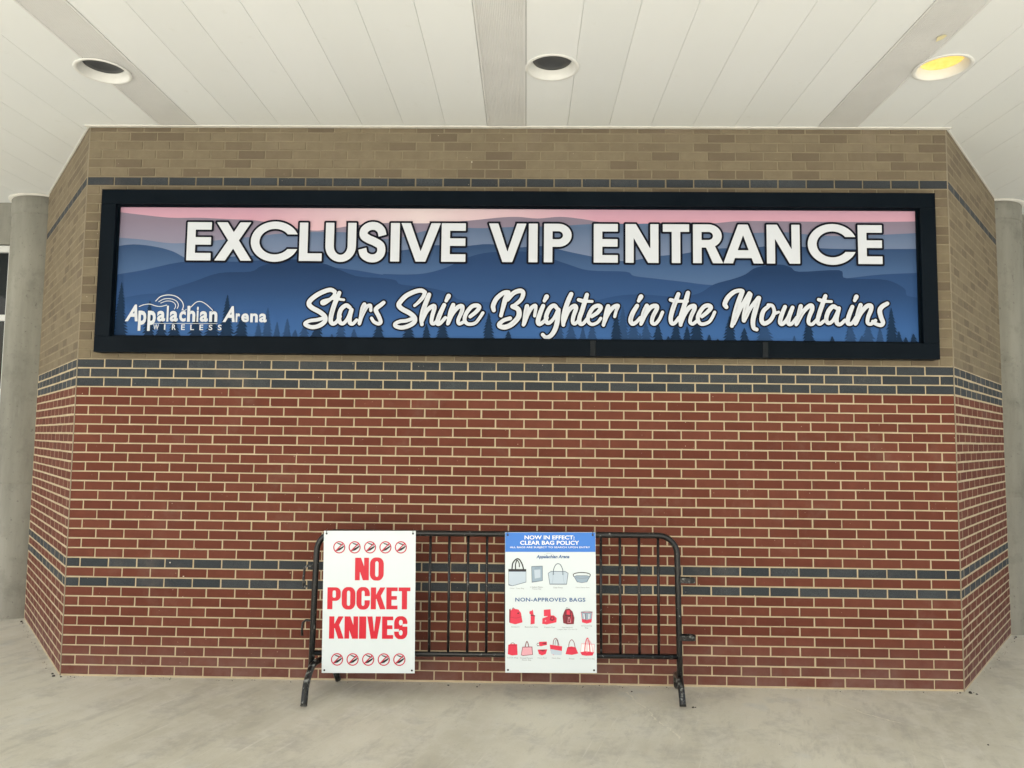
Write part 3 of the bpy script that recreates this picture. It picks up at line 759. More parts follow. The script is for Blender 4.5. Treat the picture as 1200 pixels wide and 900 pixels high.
# ------------------------------------------------------------------ the long banner sign
SX0, SX1, SZ0, SZ1 = -2.868, 2.892, 2.398, 3.364        # visible artwork
sign = tag(empty('banner_sign', (0.012, 0, 2.285)), 'long blue mountain banner in a black frame reading EXCLUSIVE VIP ENTRANCE', 'banner sign')
ox, oz = 0.012, 2.285
def sx(x): return x - ox
def sz(z): return z - oz
def frame_bar(x0, x1, z0, z1):
    q = MB(); q.box(sx(x0), sx(x1), -.095, .004, sz(z0), sz(z1))
    q.build('frame_bar', M['frame'], sign, bevel=.003)
frame_bar(-2.977, 3.002, SZ1, 3.472)
for x0, x1 in ((-2.977, .600), (.6015, 1.805), (1.8065, 3.002)): frame_bar(x0, x1, 2.284, SZ0)
frame_bar(-2.977, SX0, SZ0 + .0005, SZ1 - .0005); frame_bar(SX1, 3.002, SZ0 + .0005, SZ1 - .0005)
for x in (.582, 1.79):
    q = MB(); q.box(sx(x - .018), sx(x + .018), -.0975, -.094, sz(2.287), sz(2.395)); q.build('splice_plate', M['frame_splice'], sign)
# shallow inner lip round the artwork
for x0, x1, z0, z1 in ((SX0, SX1, SZ1 - .012, SZ1), (SX0, SX1, SZ0, SZ0 + .012), (SX0, SX0 + .012, SZ0 + .012, SZ1 - .012), (SX1 - .012, SX1, SZ0 + .012, SZ1 - .012)):
    q = MB(); q.box(sx(x0) + .0003, sx(x1) - .0003, -.062, -.052, sz(z0) + .0003, sz(z1) - .0003); q.build('inner_lip', M['frame'], sign)

def vgrad(name, z_lo, z_hi, stops, tint=None):
    """printed gradient up the artwork (ink colour by height on the sheet)"""
    n = NT(name)
    sp = n.node('ShaderNodeSeparateXYZ'); n.link(n.pos, sp.inputs[0])
    c = n.ramp(n.g(sp.outputs[2], z_lo, z_hi), stops)
    if tint:
        xx = n.g(sp.outputs[0], tint[0], tint[1])
        c = n.mix(n.ramp(xx, [(0, (0, 0, 0)), (.5, (1, 1, 1)), (1, (0, 0, 0))]), c, tint[2])
    return n.out(c, 0.42, n.noise(3, 2, 0.4, stretch=(1, 1, .5)), 0.004, 0.12, spec=0.10)
ink = [
 vgrad('ink_sky', 3.15, 3.37, [(0, (.60, .31, .38)), (1, (.47, .28, .37))], (-1.9, .6, (.62, .52, .54))),
 vgrad('ink_mauve', 2.95, 3.25, [(0, (0.255, 0.281, 0.357)), (.5, (0.230, 0.212, 0.289)), (1, (0.204, 0.170, 0.230))]),
 vgrad('ink_haze', 2.85, 3.22, [(0, (0.180, 0.235, 0.354)), (.5, (0.150, 0.195, 0.306)), (1, (0.086, 0.129, 0.223))]),
 vgrad('ink_steel', 2.75, 3.08, [(0, (0.079, 0.138, 0.266)), (.5, (0.051, 0.101, 0.215)), (1, (0.026, 0.058, 0.137))]),
 vgrad('ink_blue', 2.45, 2.98, [(0, (0.039, 0.098, 0.258)), (.5, (0.028, 0.074, 0.194)), (1, (0.017, 0.046, 0.126))]),
 vgrad('ink_deep', 2.38, 2.90, [(0, (0.040, 0.117, 0.308)), (.35, (0.028, 0.083, 0.230)), (.7, (0.018, 0.052, 0.144)), (1, (0.011, 0.034, 0.097))]),
]
ink_fir = [flat('ink_fir_pale', (.020, .055, .140), .45, .08), flat('ink_fir', (.0065, .024, .062), .45, .08)]
YB = -.048
q = MB(); q.box(sx(SX0) , sx(SX1), YB, -.02, sz(SZ0), sz(SZ1)); q.build('banner_sheet', ink[0], sign)
for k, rd in enumerate(RIDGES):
    line = smooth_path([(x / 1000, z / 1000) for x, z in sorted(rd)], 4)
    line[:, 0] = np.maximum.accumulate(line[:, 0])
    xs = np.clip(line[:, 0], SX0 + .001, SX1 - .001); zs = np.clip(line[:, 1], SZ0, SZ1)
    q = MB(); y = YB - .0004 * (k + 1)
    for i in range(len(xs) - 1):
        if xs[i + 1] - xs[i] < 1e-5: continue
        q.add([(sx(xs[i]), y, sz(SZ0 + .001)), (sx(xs[i + 1]), y, sz(SZ0 + .001)), (sx(xs[i + 1]), y, sz(zs[i + 1])), (sx(xs[i]), y, sz(zs[i]))], [(0, 1, 2, 3)])
    q.build('printed_ridge', ink[k + 1], sign)
rf = random.Random(3)
def fir(x, zt, hw, tone, idx):
    h = zt - (SZ0 + .002); n = max(3, int(h / .022)); L = []; Rr = []
    hw = hw * 1.05
    for i in range(n):
        t0, t1 = i / n, (i + 1) / n
        wo_, wi = hw * (t1 ** .85), hw * (t1 ** .85) * .58
        for lst, sg in ((L, -1), (Rr, 1)):
            lst.append((x + sg * wo_ * rf.uniform(.8, 1.15), zt - h * t1 + h / n * .15)); lst.append((x + sg * wi * rf.uniform(.8, 1.1), zt - h * t1 + h / n * .3))
    poly = [(x, zt)] + Rr[:-1] + [(x + hw * .8, SZ0 + .002), (x - hw * .8, SZ0 + .002)] + L[:-1][::-1]
    poly = [(min(max(a, SX0 + .002), SX1 - .002), max(c, SZ0 + .002)) for a, c in poly]
    q = MB(); put_poly(q, [(sx(a), sz(c)) for a, c in poly], YB - .0030 - .00006 * idx - (.0022 if tone else 0))
    q.build('printed_fir', ink_fir[tone], sign)
for i, (x, z, hw, tone) in enumerate(FIRS): fir(x / 1000, z / 1000, hw / 1000, tone, i % 30)
WHITE = flat('ink_white', (.570, .600, .655), .45, .12)
NAVY = flat('ink_outline', (.003, .004, .010), .5, .1)
YL = YB - .0080
CAPS = [('E', -2.356, -2.178), ('X', -2.152, -1.880), ('C', -1.890, -1.560), ('L', -1.536, -1.370), ('U', -1.346, -1.123), ('S', -1.109, -.904), ('I', -.874, -.808), ('V', -.798, -.512), ('E', -.506, -.331), ('V', -.165, .106), ('I', .122, .187), ('P', .232, .433), ('E', .589, .762), ('N', .816, 1.053), ('T', 1.083, 1.272), ('R', 1.298, 1.506), ('A', 1.513, 1.797), ('N', 1.822, 2.058), ('C', 2.113, 2.440), ('E', 2.468, 2.640)]
for i, (ch, x0, x1) in enumerate(CAPS):
    h = .0032
    X, Y = grid(-.03, x1 - x0 + .04, -.03, .283 + .03, h)
    F = field(round_glyph(ch, x1 - x0, .283, .062, .056), X, Y)
    q = MB(); bx, bz = sx(x0), sz(2.960 + .00115 * (x0 + 2.36))
    dy = .0002 * (i % 2)
    trace(q, F, bx - .03, bz - .03, h, YL + dy, .0140, 0)
    trace(q, F, bx - .03, bz - .03, h, YL - .0008 - dy, -.0005, 1)
    q.build('letter', [NAVY, WHITE], sign)
# brush-script line: words as joined pen strokes
sc_x = [min(p[0] for p in s[1]) for s in SCRIPT_STROKES]
words = [(-9e9, -1150), (-1150, -180), (-180, 1000), (1000, 1265), (1265, 1540), (1540, 9e9)]
bounds = [0, 8, 17, 34, 38, 43, len(SCRIPT_STROKES)]
for wi in range(6):
    st = SCRIPT_STROKES[bounds[wi]:bounds[wi + 1]]
    pts = [p for s in st for p in s[1]]
    ax, cx = min(p[0] for p in pts) / 1000 - .05, max(p[0] for p in pts) / 1000 + .05
    az, cz = min(p[1] for p in pts) / 1000 - .05, max(p[1] for p in pts) / 1000 + .05
    h = .0028
    X, Y = grid(ax, cx, az, cz, h)
    F = np.full(X.shape, 1e9)
    for r, pp in st:
        path = smooth_path([(a / 1000, c / 1000) for a, c in pp], 4)
        n_ = len(path)
        rad = [r / 1000 * (.84 + .27 * math.sin(math.pi * min(1, (i + 1) / n_ * 1.15 + .05) ** .8)) for i in range(n_)]
        F = np.minimum(F, sd_stroke(X, Y, path, rad))
    q = MB()
    trace(q, F, sx(ax), sz(az), h, YL, .0105, 0)
    trace(q, F, sx(ax), sz(az), h, YL - .0008, .0, 1)
    # dry-brush streaks inside the strokes
    rb = random.Random(wi)
    for r, pp in st:
        if rb.random() < .75 and len(pp) > 2:
            path = smooth_path([(a / 1000, c / 1000) for a, c in pp], 4)
            i0 = rb.randrange(0, max(1, len(path) - 6)); seg = path[i0:i0 + rb.randrange(4, 7)]
            for off in (rb.uniform(-.006, 0), rb.uniform(.001, .006)):
                for i in range(len(seg) - 1):
                    (x0, z0), (x1, z1) = seg[i], seg[i + 1]; ww = .0011 * (1 - abs(i / max(1, len(seg) - 2) - .5))
                    q.add([(sx(x0 + off - ww), YL - .0014, sz(z0)), (sx(x0 + off + ww), YL - .0014, sz(z0)), (sx(x1 + off + ww), YL - .0014, sz(z1)), (sx(x1 + off - ww), YL - .0014, sz(z1))], [(0, 1, 2, 3)], 2)
    q.build('script_word', [NAVY, WHITE, flat('brush_streak', (.34, .34, .38), .5)], sign)
# small logo, lower left
q = MB()
X, Y = grid(-2.80, -2.06, 2.43, 2.72, .0026)
F = np.full(X.shape, 1e9)
for r, pp in LOGO_LINES: F = np.minimum(F, sd_stroke(X, Y, smooth_path([(a / 1000, c / 1000) for a, c in pp], 6), max(r, 1.6) / 1000 * .9))
trace(q, F, sx(-2.80), sz(2.43), .0026, YL, 0, 0)
def T(q, s, x0, x1, z0, z1, bold=.034, shear=0., spacing=1., y=YL - .0006): put_text(q, s, sx(x0), sx(x1), sz(z0), sz(z1), y, 0, bold, shear, spacing)
T(q, 'A', -2.782, -2.688, 2.512, 2.634, .035, .32)
XH = .066
def word(q, s, x0, x1, base, xh, **k):
    """lay out letter by letter so ascenders and descenders keep their height"""
    asc = {'l': 1.48, 'h': 1.48, 'i': 1.42}
    wd = {'l': .34, 'i': .34, 'r': .62, 'c': .84}
    tot = sum(wd.get(c, 1) for c in s); u = x0; st = (x1 - x0) / tot
    for c in s:
        ww = wd.get(c, 1) * st; g = st * .07
        if c == 'p': T(q, c, u + g, u + ww - g, base - xh * .88, base + xh, **k)
        else: T(q, c, u + g, u + ww - g, base, base + xh * asc.get(c, 1), **k)
        u += ww
word(q, 'ppalachian', -2.690, -2.106, 2.512, .078)
T(q, 'A', -2.072, -1.984, 2.512, 2.628, .035, .32, y=YL - .0006)
word(q, 'rena', -1.982, -1.748, 2.512, .064)
us = -2.575
for c in 'WIRELESS':
    wv = {'I': .010, 'W': .040}.get(c, .027)
    cxm = us + .0225
    T(q, c, cxm - wv / 2, cxm + wv / 2, 2.452, 2.492, .015); us += .0665 if c != 'W' else .063
q.build('logo', WHITE, sign)

# ------------------------------------------------------------------ crowd barrier
bar = tag(empty('crowd_barrier', (-.07, -.30, 0)), 'black chipped steel crowd barrier standing before the brick wall with two signs hung on it', 'barrier')
def B(x, y, z): return (x + .07, y + .30, z)
YBr = -.30
xl_t, xl_b, xr_t, xr_b = -1.272, -1.286, 1.124, 1.138
ztl, ztr, rr_ = 1.062, 1.070, .125
path = [B(xl_b, YBr, .160), B(xl_b + .003, YBr, .35), B((xl_t + xl_b) / 2, YBr, .65), B(xl_t, YBr, ztl - rr_)]
path += [B(xl_t + rr_ - rr_ * math.cos(a), YBr, ztl - rr_ + rr_ * math.sin(a)) for a in [math.radians(t) for t in range(12, 90, 12)]]
path += [B(xl_t + rr_, YBr, ztl)] + [B(xl_t + rr_ + (xr_t - xl_t - 2 * rr_) * t / 6, YBr - .004 * math.sin(t), ztl + (ztr - ztl) * t / 6) for t in range(1, 6)] + [B(xr_t - rr_, YBr, ztr)]
path += [B(xr_t - rr_ + rr_ * math.sin(a), YBr, ztr - rr_ + rr_ * math.cos(a)) for a in [math.radians(t) for t in range(12, 90, 12)]]
path += [B(xr_t, YBr, ztr - rr_), B((xr_t + xr_b) / 2, YBr, .6), B(xr_b - .002, YBr, .3), B(xr_b, YBr, .130)]
q = MB(); q.tube(path, .0195, 16); q.build('tube_frame', M['black_paint'], bar)
q = MB(); q.tube([B(xl_b + .002, YBr, .273), B(-.1, YBr, .281), B(xr_b - .004, YBr, .288)], .0165, 14); q.build('lower_rail', M['black_paint'], bar)
q = MB(); q.tube([B(xl_t - .001, YBr, .905), B(xl_t - .001, YBr, .909)], .0196, 16); q.build('weld_ring', M['worn_paint'], bar)
q = MB(); q.tube([B(xr_t + .001, YBr, .925), B(xr_t + .001, YBr, .929)], .0196, 16); q.build('weld_ring', M['worn_paint'], bar)
for k in range(18):
    x = -.512 + .1258 * (k - 5)
    if x > 1.08: break
    q = MB(); q.tube([B(x, YBr, 1.055), B(x + R.uniform(-.001, .003), YBr, .66), B(x + .004, YBr, .272)], .0090, 10); q.build('bar', M['black_paint'], bar)
def foot(front, e1, mid, e2, back, ext=None):
    q = MB()
    P = smooth_path([front, e1, mid, e2, back], 6)
    q.tube([B(*p) for p in P], [.0212] * len(P), 14)
    return q.build('foot', M['worn_paint'], bar)
foot((-1.256, -.545, .018), (-1.264, -.462, .145), (-1.262, -.30, .208), (-1.205, -.12, .175), (-1.168, -.040, .020))
foot((1.128, -.435, .018), (1.128, -.385, .110), (1.136, -.30, .150), (1.150, -.13, .120), (1.168, -.045, .020))
# hooks on the left post, flat loops on the right post
for zt, dz, ln in ((.838, .0, .135), (.482, 0, .095)):
    q = MB()
    p = [(-1.272 - .0, YBr, zt), (-1.330, YBr - .006, zt + .003), (-1.347, YBr - .010, zt - .012), (-1.352, YBr - .012, zt - ln * .6), (-1.350, YBr - .010, zt - ln)]
    if ln > .1: p += [(-1.342, YBr - .008, zt - ln - .012), (-1.333, YBr - .006, zt - ln + .010)]
    q.tube([B(*v) for v in p], .0078, 8); q.build('hook', M['worn_paint'], bar)
for z in (.782, .412):
    q = MB(); outer = []; inner = []
    xo = xr_b + .012
    pts = [(xo - .016, .026), (xo + .055, .030), (xo + .085, .020), (xo + .093, 0.0), (xo + .085, -.020), (xo + .055, -.030), (xo - .016, -.026)]
    N = len(pts); t = .005
    inn = [(px - (t if px > xo + .05 else 0), py - (t if py > 0 else -t if py < 0 else 0)) for px, py in pts]
    for i in range(N - 1):
        (ax, ay), (cx, cy) = pts[i], pts[i + 1]; (ix, iy), (jx, jy) = inn[i], inn[i + 1]
        vs = [B(ax, YBr + ay, z - .0165), B(cx, YBr + cy, z - .0165), B(cx, YBr + cy, z + .0165), B(ax, YBr + ay, z + .0165), B(ix, YBr + iy, z - .0165), B(jx, YBr + jy, z - .0165), B(jx, YBr + jy, z + .0165), B(ix, YBr + iy, z + .0165)]
        q.add(vs, [(0, 1, 2, 3), (5, 4, 7, 6), (3, 2, 6, 7), (1, 0, 4, 5), (0, 3, 7, 4), (2, 1, 5, 6)])
    q.build('loop_bracket', M['worn_paint'], bar)

# ------------------------------------------------------------------ the two boards on the barrier
BOARD = flat('board_white', (.63, .70, .725), .30, .45)
RED = flat('ink_red', (.56, .006, .026), .35)
CRIM = flat('ink_crimson', (.50, .012, .05), .35)
BLK = flat('ink_black', (.012, .012, .015), .35)
TIE = flat('zip_tie', (.02, .02, .02), .4)
def board(name, x, z, wd, ht, ry, label, cat):
    t = tag(empty(name, (x, -.3265, z), ry=ry), label, cat)
    # slightly bowed sheet, 6 mm thick, proud of the tubes behind it
    q = MB(); nx = 10
    for k in range(nx):
        u0, u1 = wd * k / nx, wd * (k + 1) / nx
        q.add([(u0, 0, 0), (u1, 0, 0), (u1, 0, ht), (u0, 0, ht)], [(0, 1, 2, 3)])
    q.add([(0, 0, 0), (wd, 0, 0), (wd, .005, 0), (0, .005, 0), (0, 0, ht), (wd, 0, ht), (wd, .005, ht), (0, .005, ht)], [(0, 3, 2, 1), (4, 5, 6, 7), (1, 2, 6, 5), (3, 0, 4, 7), (2, 3, 7, 6)])
    q.build('panel', BOARD, t)
    for u in (.018, wd - .018):
        for v in (.018, ht - .018):
            q = MB(); q.add([(u + .0065 * math.cos(a * math.tau / 12), -.0016, v + .0065 * math.sin(a * math.tau / 12)) for a in range(12)], [tuple(range(12))])
            q.build('corner_hole', BLK, t)
        q = MB(); q.tube([(u, -.0035, ht - .020), (u, -.0045, ht - .006), (u, -.002, ht + .004), (u + .002, .012, ht + .012)], .0017, 6); q.build('zip_tie', TIE, t)
    return t
RYS = -math.radians(.75)
b1 = board('warning_board', -1.2085, .153, .612, .921, RYS, 'white warning board with red words NO POCKET KNIVES tied to the barrier', 'sign')
def impact(t, s, u0, u1, v0, v1, S=.40):
    H = v1 - v0
    wd = {'I': .52, 'K': 1.06, 'V': 1.02, 'E': .82, 'T': .86, 'P': .98, 'O': 1.0, 'N': 1.0, 'C': .98, 'S': .97}
    gap = .075; tot = sum(wd[c] for c in s) + gap * (len(s) - 1); k = (u1 - u0) / tot; u = u0
    for c in s:
        w_ = wd[c] * k
        X, Y = grid(-.006, w_ + .008, -.008, H + .008, .0016)
        F = field(block_glyph(c, w_, H, k * .38, H * .17), X, Y)
        q = MB(); trace(q, F, u - .006, v0 - .008, .0016, -.0012)
        q.build('letter', RED, t); u += w_ + gap * k
impact(b1, 'NO', .211, .402, .598, .745); impact(b1, 'POCKET', .030, .580, .410, .552); impact(b1, 'KNIVES', .045, .562, .220, .364)
def knife_icon(t, u, v, r=.040):
    q = MB(); n_ = 40
    # knife: handle and blade opened in a V
    hd = [(-.024, -.028), (.004, -.022), (.026, -.006), (.036, .006), (.031, .011), (.016, .002), (-.010, -.012), (-.024, -.018)]
    bd = [(.031, .013), (.020, .013), (-.006, .022), (-.020, .031), (-.010, .031), (.008, .026), (.026, .018)]
    put_poly(q, [(u + a_ * .92, v + c_ * .92) for a_, c_ in hd], -.0012, 0)
    put_poly(q, [(u + a_ * .92, v + c_ * .92) for a_, c_ in bd], -.0012, 0)
    vs = []
    for k in range(n_):
        a = math.tau * k / n_; vs += [(u + r * math.cos(a), -.0016, v + r * math.sin(a)), (u + (r - .0068) * math.cos(a), -.0016, v + (r - .0068) * math.sin(a))]
    q.add(vs, [(2 * k, 2 * ((k + 1) % n_), 2 * ((k + 1) % n_) + 1, 2 * k + 1) for k in range(n_)], 1)
    d = (r - .004) * .7071; e = .0026
    q.add([(u - d - e, -.0020, v - d + e), (u - d + e, -.0020, v - d - e), (u + d + e, -.0020, v + d - e), (u + d - e, -.0020, v + d + e)], [(0, 1, 2, 3)], 1)
    q.build('no_knife_symbol', [BLK, CRIM], t)
for k in range(5):
    knife_icon(b1, .104 + .1025 * k, .813); knife_icon(b1, .101 + .1025 * k, .087)

b2 = board('bag_policy_board', -.0035, .175, .597, .906, RYS, 'white and blue bag policy board showing clear and red bags tied to the barrier', 'sign')
BLUE = flat('ink_blue_header', (.035, .185, .62), .35)
WINK = flat('ink_paper_white', (.80, .82, .82), .35)
DBLUE = flat('ink_dark_blue', (.030, .105, .28), .4)
GREY = flat('ink_grey', (.20, .22, .24), .4)
PALE = flat('ink_pale_clear', (.46, .55, .64), .35)
PALE2 = flat('ink_clear_mid', (.27, .36, .45), .35)
STEEL = flat('ink_steel_outline', (.11, .15, .20), .4)
BRED = flat('ink_bag_red', (.66, .035, .075), .35)
DRED = flat('ink_bag_dark', (.20, .020, .035), .35)
PINK = flat('ink_bag_pink', (.70, .36, .42), .35)
PAL = [WINK, BLUE, DBLUE, GREY, PALE, PALE2, STEEL, BRED, DRED, PINK, BLK]
WI, BU, DB, GR, PA, PM, ST, RD, DR, PK, BK = range(11)
def lo(x, z):
    """board coordinates of a measured point"""
    dx, dz = x + .0035, z - .175; a = .0131
    return (dx * math.cos(a) + dz * math.sin(a), dz * math.cos(a) - dx * math.sin(a))
q = MB(); q.add([(.0015, -.0008, .778), (.5955, -.0008, .778), (.5955, -.0008, .9045), (.0015, -.0008, .9045)], [(0, 1, 2, 3)], 0); q.build('header_band', BLUE, b2)
def BT(name, s, x0, x1, z0, z1, mi, bold, y=-.0016, spacing=1.0):
    a, c = lo(x0, z0), lo(x1, z1)
    q = MB(); w_, h_ = c[0] - a[0], z1 - z0
    put_text(q, s, a[0], a[0] + w_, a[1], a[1] + h_, y, mi, bold, spacing=spacing)
    return q.build(name, PAL, b2)
BT('header_text', 'NOW IN EFFECT:', .114, .444, 1.036, 1.062, WI, .022)
BT('header_text', 'CLEAR BAG POLICY', .085, .475, 1.0005, 1.027, WI, .022)
BT('header_text', 'ALL BAGS ARE SUBJECT TO SEARCH UPON ENTRY', .018, .547, .975, .989, WI, .012)
BT('heading_text', 'NON-APPROVED BAGS', .057, .517, .632, .657, DB, .018, spacing=1.1)
# small logo under the header
q = MB(); a = lo(.193, .912)
put_text(q, 'Appalachian Arena', a[0], a[0] + .218, a[1] - .004, a[1] + .024, -.0016, DB, .03, shear=.25)
vs = smooth_path([(a[0] + .05, a[1] + .024), (a[0] + .08, a[1] + .034), (a[0] + .115, a[1] + .024)], 5)
for i in range(len(vs) - 1): q.add([(vs[i][0], -.0012, vs[i][1]), (vs[i + 1][0], -.0012, vs[i + 1][1]), (vs[i + 1][0], -.0012, vs[i + 1][1] + .0012), (vs[i][0], -.0012, vs[i][1] + .0012)], [(0, 1, 2, 3)], GR)
q.build('logo', PAL, b2)
class Icon:
    """flat printed picture in a box of unit size"""
    def __init__(s, name, x0, z1, x1, z0):
        s.a = lo(x0, z0); c = lo(x1, z1); s.w = c[0] - s.a[0]; s.h = c[1] - s.a[1]; s.q = MB(); s.y = -.0008; s.name = name
    def P(s, mi, pts):
        s.y -= .00018
        put_poly(s.q, [(s.a[0] + u * s.w, s.a[1] + v * s.h) for u, v in pts], s.y, mi)
    def L(s, mi, pts, wd=.0035, smooth=True):
        s.y -= .00018
        p = smooth_path([(s.a[0] + u * s.w, s.a[1] + v * s.h) for u, v in pts], 5) if smooth else np.array([(s.a[0] + u * s.w, s.a[1] + v * s.h) for u, v in pts])
        n_ = len(p); A_ = []; C_ = []
        for i in range(n_):
            d = p[min(i + 1, n_ - 1)] - p[max(i - 1, 0)]; d = d / max(1e-9, np.hypot(*d)); nn = np.array([-d[1], d[0]]) * wd / 2
            A_.append(p[i] + nn); C_.append(p[i] - nn)
        for i in range(n_ - 1):
            s.q.add([(A_[i][0], s.y, A_[i][1]), (A_[i + 1][0], s.y, A_[i + 1][1]), (C_[i + 1][0], s.y, C_[i + 1][1]), (C_[i][0], s.y, C_[i][1])], [(0, 1, 2, 3)], mi)
    def done(s): s.q.build(s.name, PAL, b2)
i = Icon('clear_tote_picture', .011, .908, .126, .731)
i.P(ST, [(0, .03), (.22, 0), (1, .14), (1, .62), (0, .62)]); i.P(PA, [(.02, .07), (.22, .02), (.98, .16), (.98, .53), (.02, .53)])
i.P(BK, [(0, .55), (1, .55), (1, .63), (0, .63)]); i.L(BK, [(.2, .62), (.25, .85), (.45, 1), (.62, .98), (.78, .8), (.85, .62)], .008); i.L(BK, [(.4, .62), (.4, .8), (.48, .97)], .007); i.L(BK, [(.62, .7), (.6, .85), (.5, .97)], .006); i.done()
i = Icon('clear_zip_bag_picture', .162, .866, .235, .756)
i.P(ST, [(0, .97), (1, 1), (1, .10), (.03, 0)]); i.P(PM, [(.05, .93), (.95, .96), (.95, .13), (.07, .05)]); i.P(PA, [(.25, .75), (.8, .78), (.8, .3), (.3, .24)]); i.L(ST, [(.3, .86), (.75, .88)], .002); i.done()
i = Icon('clear_purse_picture', .271, .882, .404, .745)
i.P(ST, [(0, .55), (.15, .64), (.85, .64), (1, .55), (.92, .0), (.08, .0)]); i.P(PA, [(.03, .54), (.16, .61), (.84, .61), (.97, .54), (.90, .04), (.10, .04)])
i.L(PM, [(.2, .6), (.25, .35), (.2, .05)], .002); i.L(PM, [(.8, .6), (.75, .35), (.8, .05)], .002); i.L(ST, [(.27, .46), (.28, .72), (.38, .94), (.5, 1), (.62, .94), (.72, .72), (.73, .46)], .005); i.done()
i = Icon('clear_waist_bag_picture', .436, .827, .550, .758)
i.P(ST, [(.04, .62), (.2, .72), (.8, .72), (.98, .62), (.80, .08), (.5, 0), (.22, .08)]); i.P(PM, [(.08, .60), (.2, .66), (.8, .66), (.93, .60), (.77, .12), (.5, .05), (.25, .12)]); i.L(GR, [(.15, .5), (.5, .45), (.85, .5)], .003)
i.L(BK, [(.04, .6), (.02, .82), (.2, .95), (.5, 1), (.8, .95), (.98, .82), (.96, .6)], .005); i.done()
i = Icon('backpack_picture', .019, .592, .105, .485)
i.P(DR, [(.0, .9), (.1, .95), (.2, .1), (.0, .1)]); i.P(RD, [(.06, .08), (.12, .85), (.3, .95), (.7, .9), (.88, .7), (1, .12), (.45, .0)]); i.L(DR, [(.22, .92), (.3, 1), (.4, .93)], .004); i.P(BK, [(.62, .70), (.76, .72), (.72, .64), (.60, .64)]); i.L(DR, [(.08, .45), (.5, .38), (.95, .48)], .0015); i.done()
i = Icon('binocular_case_picture', .149, .588, .188, .486)
i.P(RD, [(.25, .0), (.9, .05), (.95, .55), (.75, .62), (.6, .95), (.4, .85), (.1, .85), (.05, .7), (.3, .62)]); i.P(DR, [(.25, .55), (.98, .52), (.98, .58), (.25, .62)]); i.done()
i = Icon('camera_case_picture', .235, .586, .329, .487)
i.P(RD, [(.12, .55), (.12, .97), (.58, 1), (.60, .55)]); i.P(RD, [(0, .05), (.02, .4), (.3, .5), (.5, .6), (.8, .6), (1, .42), (.98, .15), (.3, .0)]); i.P(DR, [(.52, .3), (.6, .55), (.8, .52), (.86, .34), (.7, .22)]); i.P(RD, [(.62, .34), (.66, .48), (.76, .46), (.76, .34)]); i.P(PK, [(.18, .26), (.26, .3), (.28, .22), (.2, .2)]); i.done()
i = Icon('mesh_backpack_picture', .369, .597, .445, .490)
i.P(DR, [(.05, .08), (.0, .5), (.12, .75), (.25, .92), (.6, .95), (.85, .78), (1, .4), (.95, .02), (.4, .0)]); i.P(RD, [(.3, .6), (.35, .85), (.6, .86), (.62, .58)]); i.P(PK, [(.42, .1), (.48, .42), (.62, .42), (.70, .1)]); i.P(DR, [(.45, .12), (.5, .38), (.6, .38), (.65, .12)]); i.L(BK, [(.2, .55), (.9, .52)], .003); i.L(BK, [(.3, .1), (.32, .85)], .002); i.L(RD, [(.75, .1), (.78, .7)], .003); i.L(GR, [(.3, .9), (.35, 1.02), (.5, .95)], .003); i.done()
i = Icon('drawstring_bag_picture', .489, .576, .564, .497)
i.P(RD, [(.0, .95), (.1, .1), (.5, 0), (.9, .1), (1, .95)]); i.P(PM, [(.04, .92), (.10, .38), (.5, .30), (.9, .38), (.96, .92)]); i.L(ST, [(0, .95), (.5, .86), (1, .95), (.5, 1.02), (0, .95)], .003); i.L(WI, [(.25, .8), (.3, .4)], .005); i.L(DR, [(.4, .8), (.42, .2)], .003); i.L(WI, [(.7, .8), (.68, .4)], .005); i.done()
i = Icon('cinch_bag_picture', .012, .366, .075, .285)
i.P(RD, [(.0, .1), (.05, .85), (.3, .92), (.95, .9), (1, .05), (.45, .0)]); i.L(DR, [(.3, .9), (.4, 1), (.6, 1), (.72, .9)], .003); i.L(DR, [(.04, .8), (.96, .82)], .0015); i.done()
i = Icon('pink_tote_picture', .098, .378, .175, .284)
i.P(DR, [(.0, .05), (.12, .62), (.95, .64), (1, .08), (.2, .0)]); i.P(PK, [(.04, .08), (.16, .58), (.90, .60), (.95, .11), (.2, .04)]); i.L(DR, [(.35, .6), (.42, .85), (.5, 1), (.6, .85), (.66, .62)], .005); i.done()
i = Icon('waist_bags_picture', .200, .378, .269, .289)
i.P(RD, [(.15, .72), (.25, .98), (.95, 1), (.98, .76), (.4, .66)]); i.P(DR, [(.45, .85), (.92, .95), (.9, .8)]); i.P(GR, [(.0, .78), (.1, .92), (.28, .85), (.25, .68), (.1, .66)]); i.P(WI, [(.06, .78), (.12, .86), (.22, .82), (.2, .72)])
i.P(RD, [(.1, .42), (1, .44), (.85, .1), (.5, 0), (.22, .1)]); i.P(DR, [(.2, .40), (.9, .41), (.6, .28)]); i.done()
i = Icon('two_tone_tote_picture', .287, .401, .370, .292)
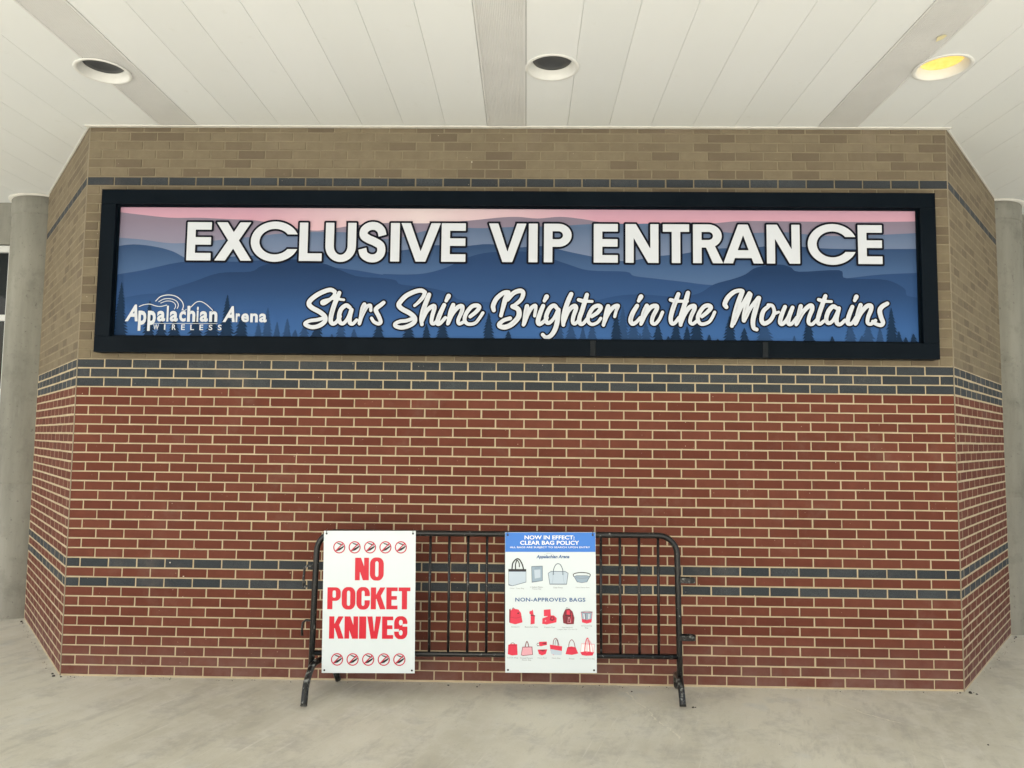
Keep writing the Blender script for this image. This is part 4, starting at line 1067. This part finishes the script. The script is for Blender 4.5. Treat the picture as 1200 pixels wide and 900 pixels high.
i.P(RD, [(.0, .62), (.95, .52), (.92, .1), (.25, .0), (.05, .25)]); i.P(PA, [(.04, .36), (.93, .25), (.90, .0), (.3, .02), (.08, .1)]); i.L(DR, [(.25, .6), (.3, .88), (.45, 1), (.6, .88), (.7, .56)], .004); i.L(GR, [(.4, .58), (.45, .85), (.55, .9), (.62, .56)], .003); i.done()
i = Icon('red_purse_picture', .389, .393, .471, .295)
i.P(RD, [(.0, .05), (.15, .5), (.45, .56), (.8, .5), (1, .1), (.5, .0)]); i.L(DR, [(.25, .48), (.3, .8), (.48, 1), (.66, .85), (.76, .5)], .004); i.L(DR, [(.15, .45), (.8, .46)], .0015); i.done()
i = Icon('large_tote_picture', .486, .406, .578, .291)
i.P(PK, [(.0, .15), (.08, .7), (1, .66), (.95, .15)]); i.P(WI, [(.04, .2), (.1, .66), (.95, .62), (.9, .2)]); i.P(RD, [(.0, .2), (.4, .26), (.95, .2), (.85, .02), (.4, .0), (.1, .04)]); i.L(RD, [(.3, .2), (.36, .7), (.5, 1), (.62, .72), (.68, .2)], .006); i.L(PK, [(.46, .2), (.48, .75), (.58, .9), (.8, .6), (.85, .2)], .005); i.done()
def cap(s, xc, zc, wd):
    lines = s.split('/')
    for k, ln in enumerate(lines):
        w_ = wd * len(ln) / max(len(l) for l in lines)
        BT('caption', ln, xc - w_ / 2, xc + w_ / 2, zc - .0045 - k * .013, zc + .0045 - k * .013, GR, .0)
cap('Clear Tote Bag', .067, .716, .094); cap('1 Gallon Plastic/Freezer Bag', .197, .727, .083); cap('Clear Purse', .337, .726, .062); cap('Clear Fanny Pack', .499, .728, .090)
cap('Backpack', .061, .468, .054); cap('Binoculars Case', .165, .470, .086); cap('Camera Case', .284, .470, .070); cap('Mesh Backpack/Larger than 12 x 6 x 12', .400, .470, .125); cap('Drawstring/Bag', .526, .482, .068)
cap('Cinch Bag', .044, .270, .070); cap('Printed Pattern/Plastic Bag', .135, .270, .080); cap('Fanny Pack', .238, .272, .060); cap('Mesh Bag', .328, .272, .055); cap('Purse', .430, .272, .034); cap('Oversized Tote Bag', .530, .272, .096)
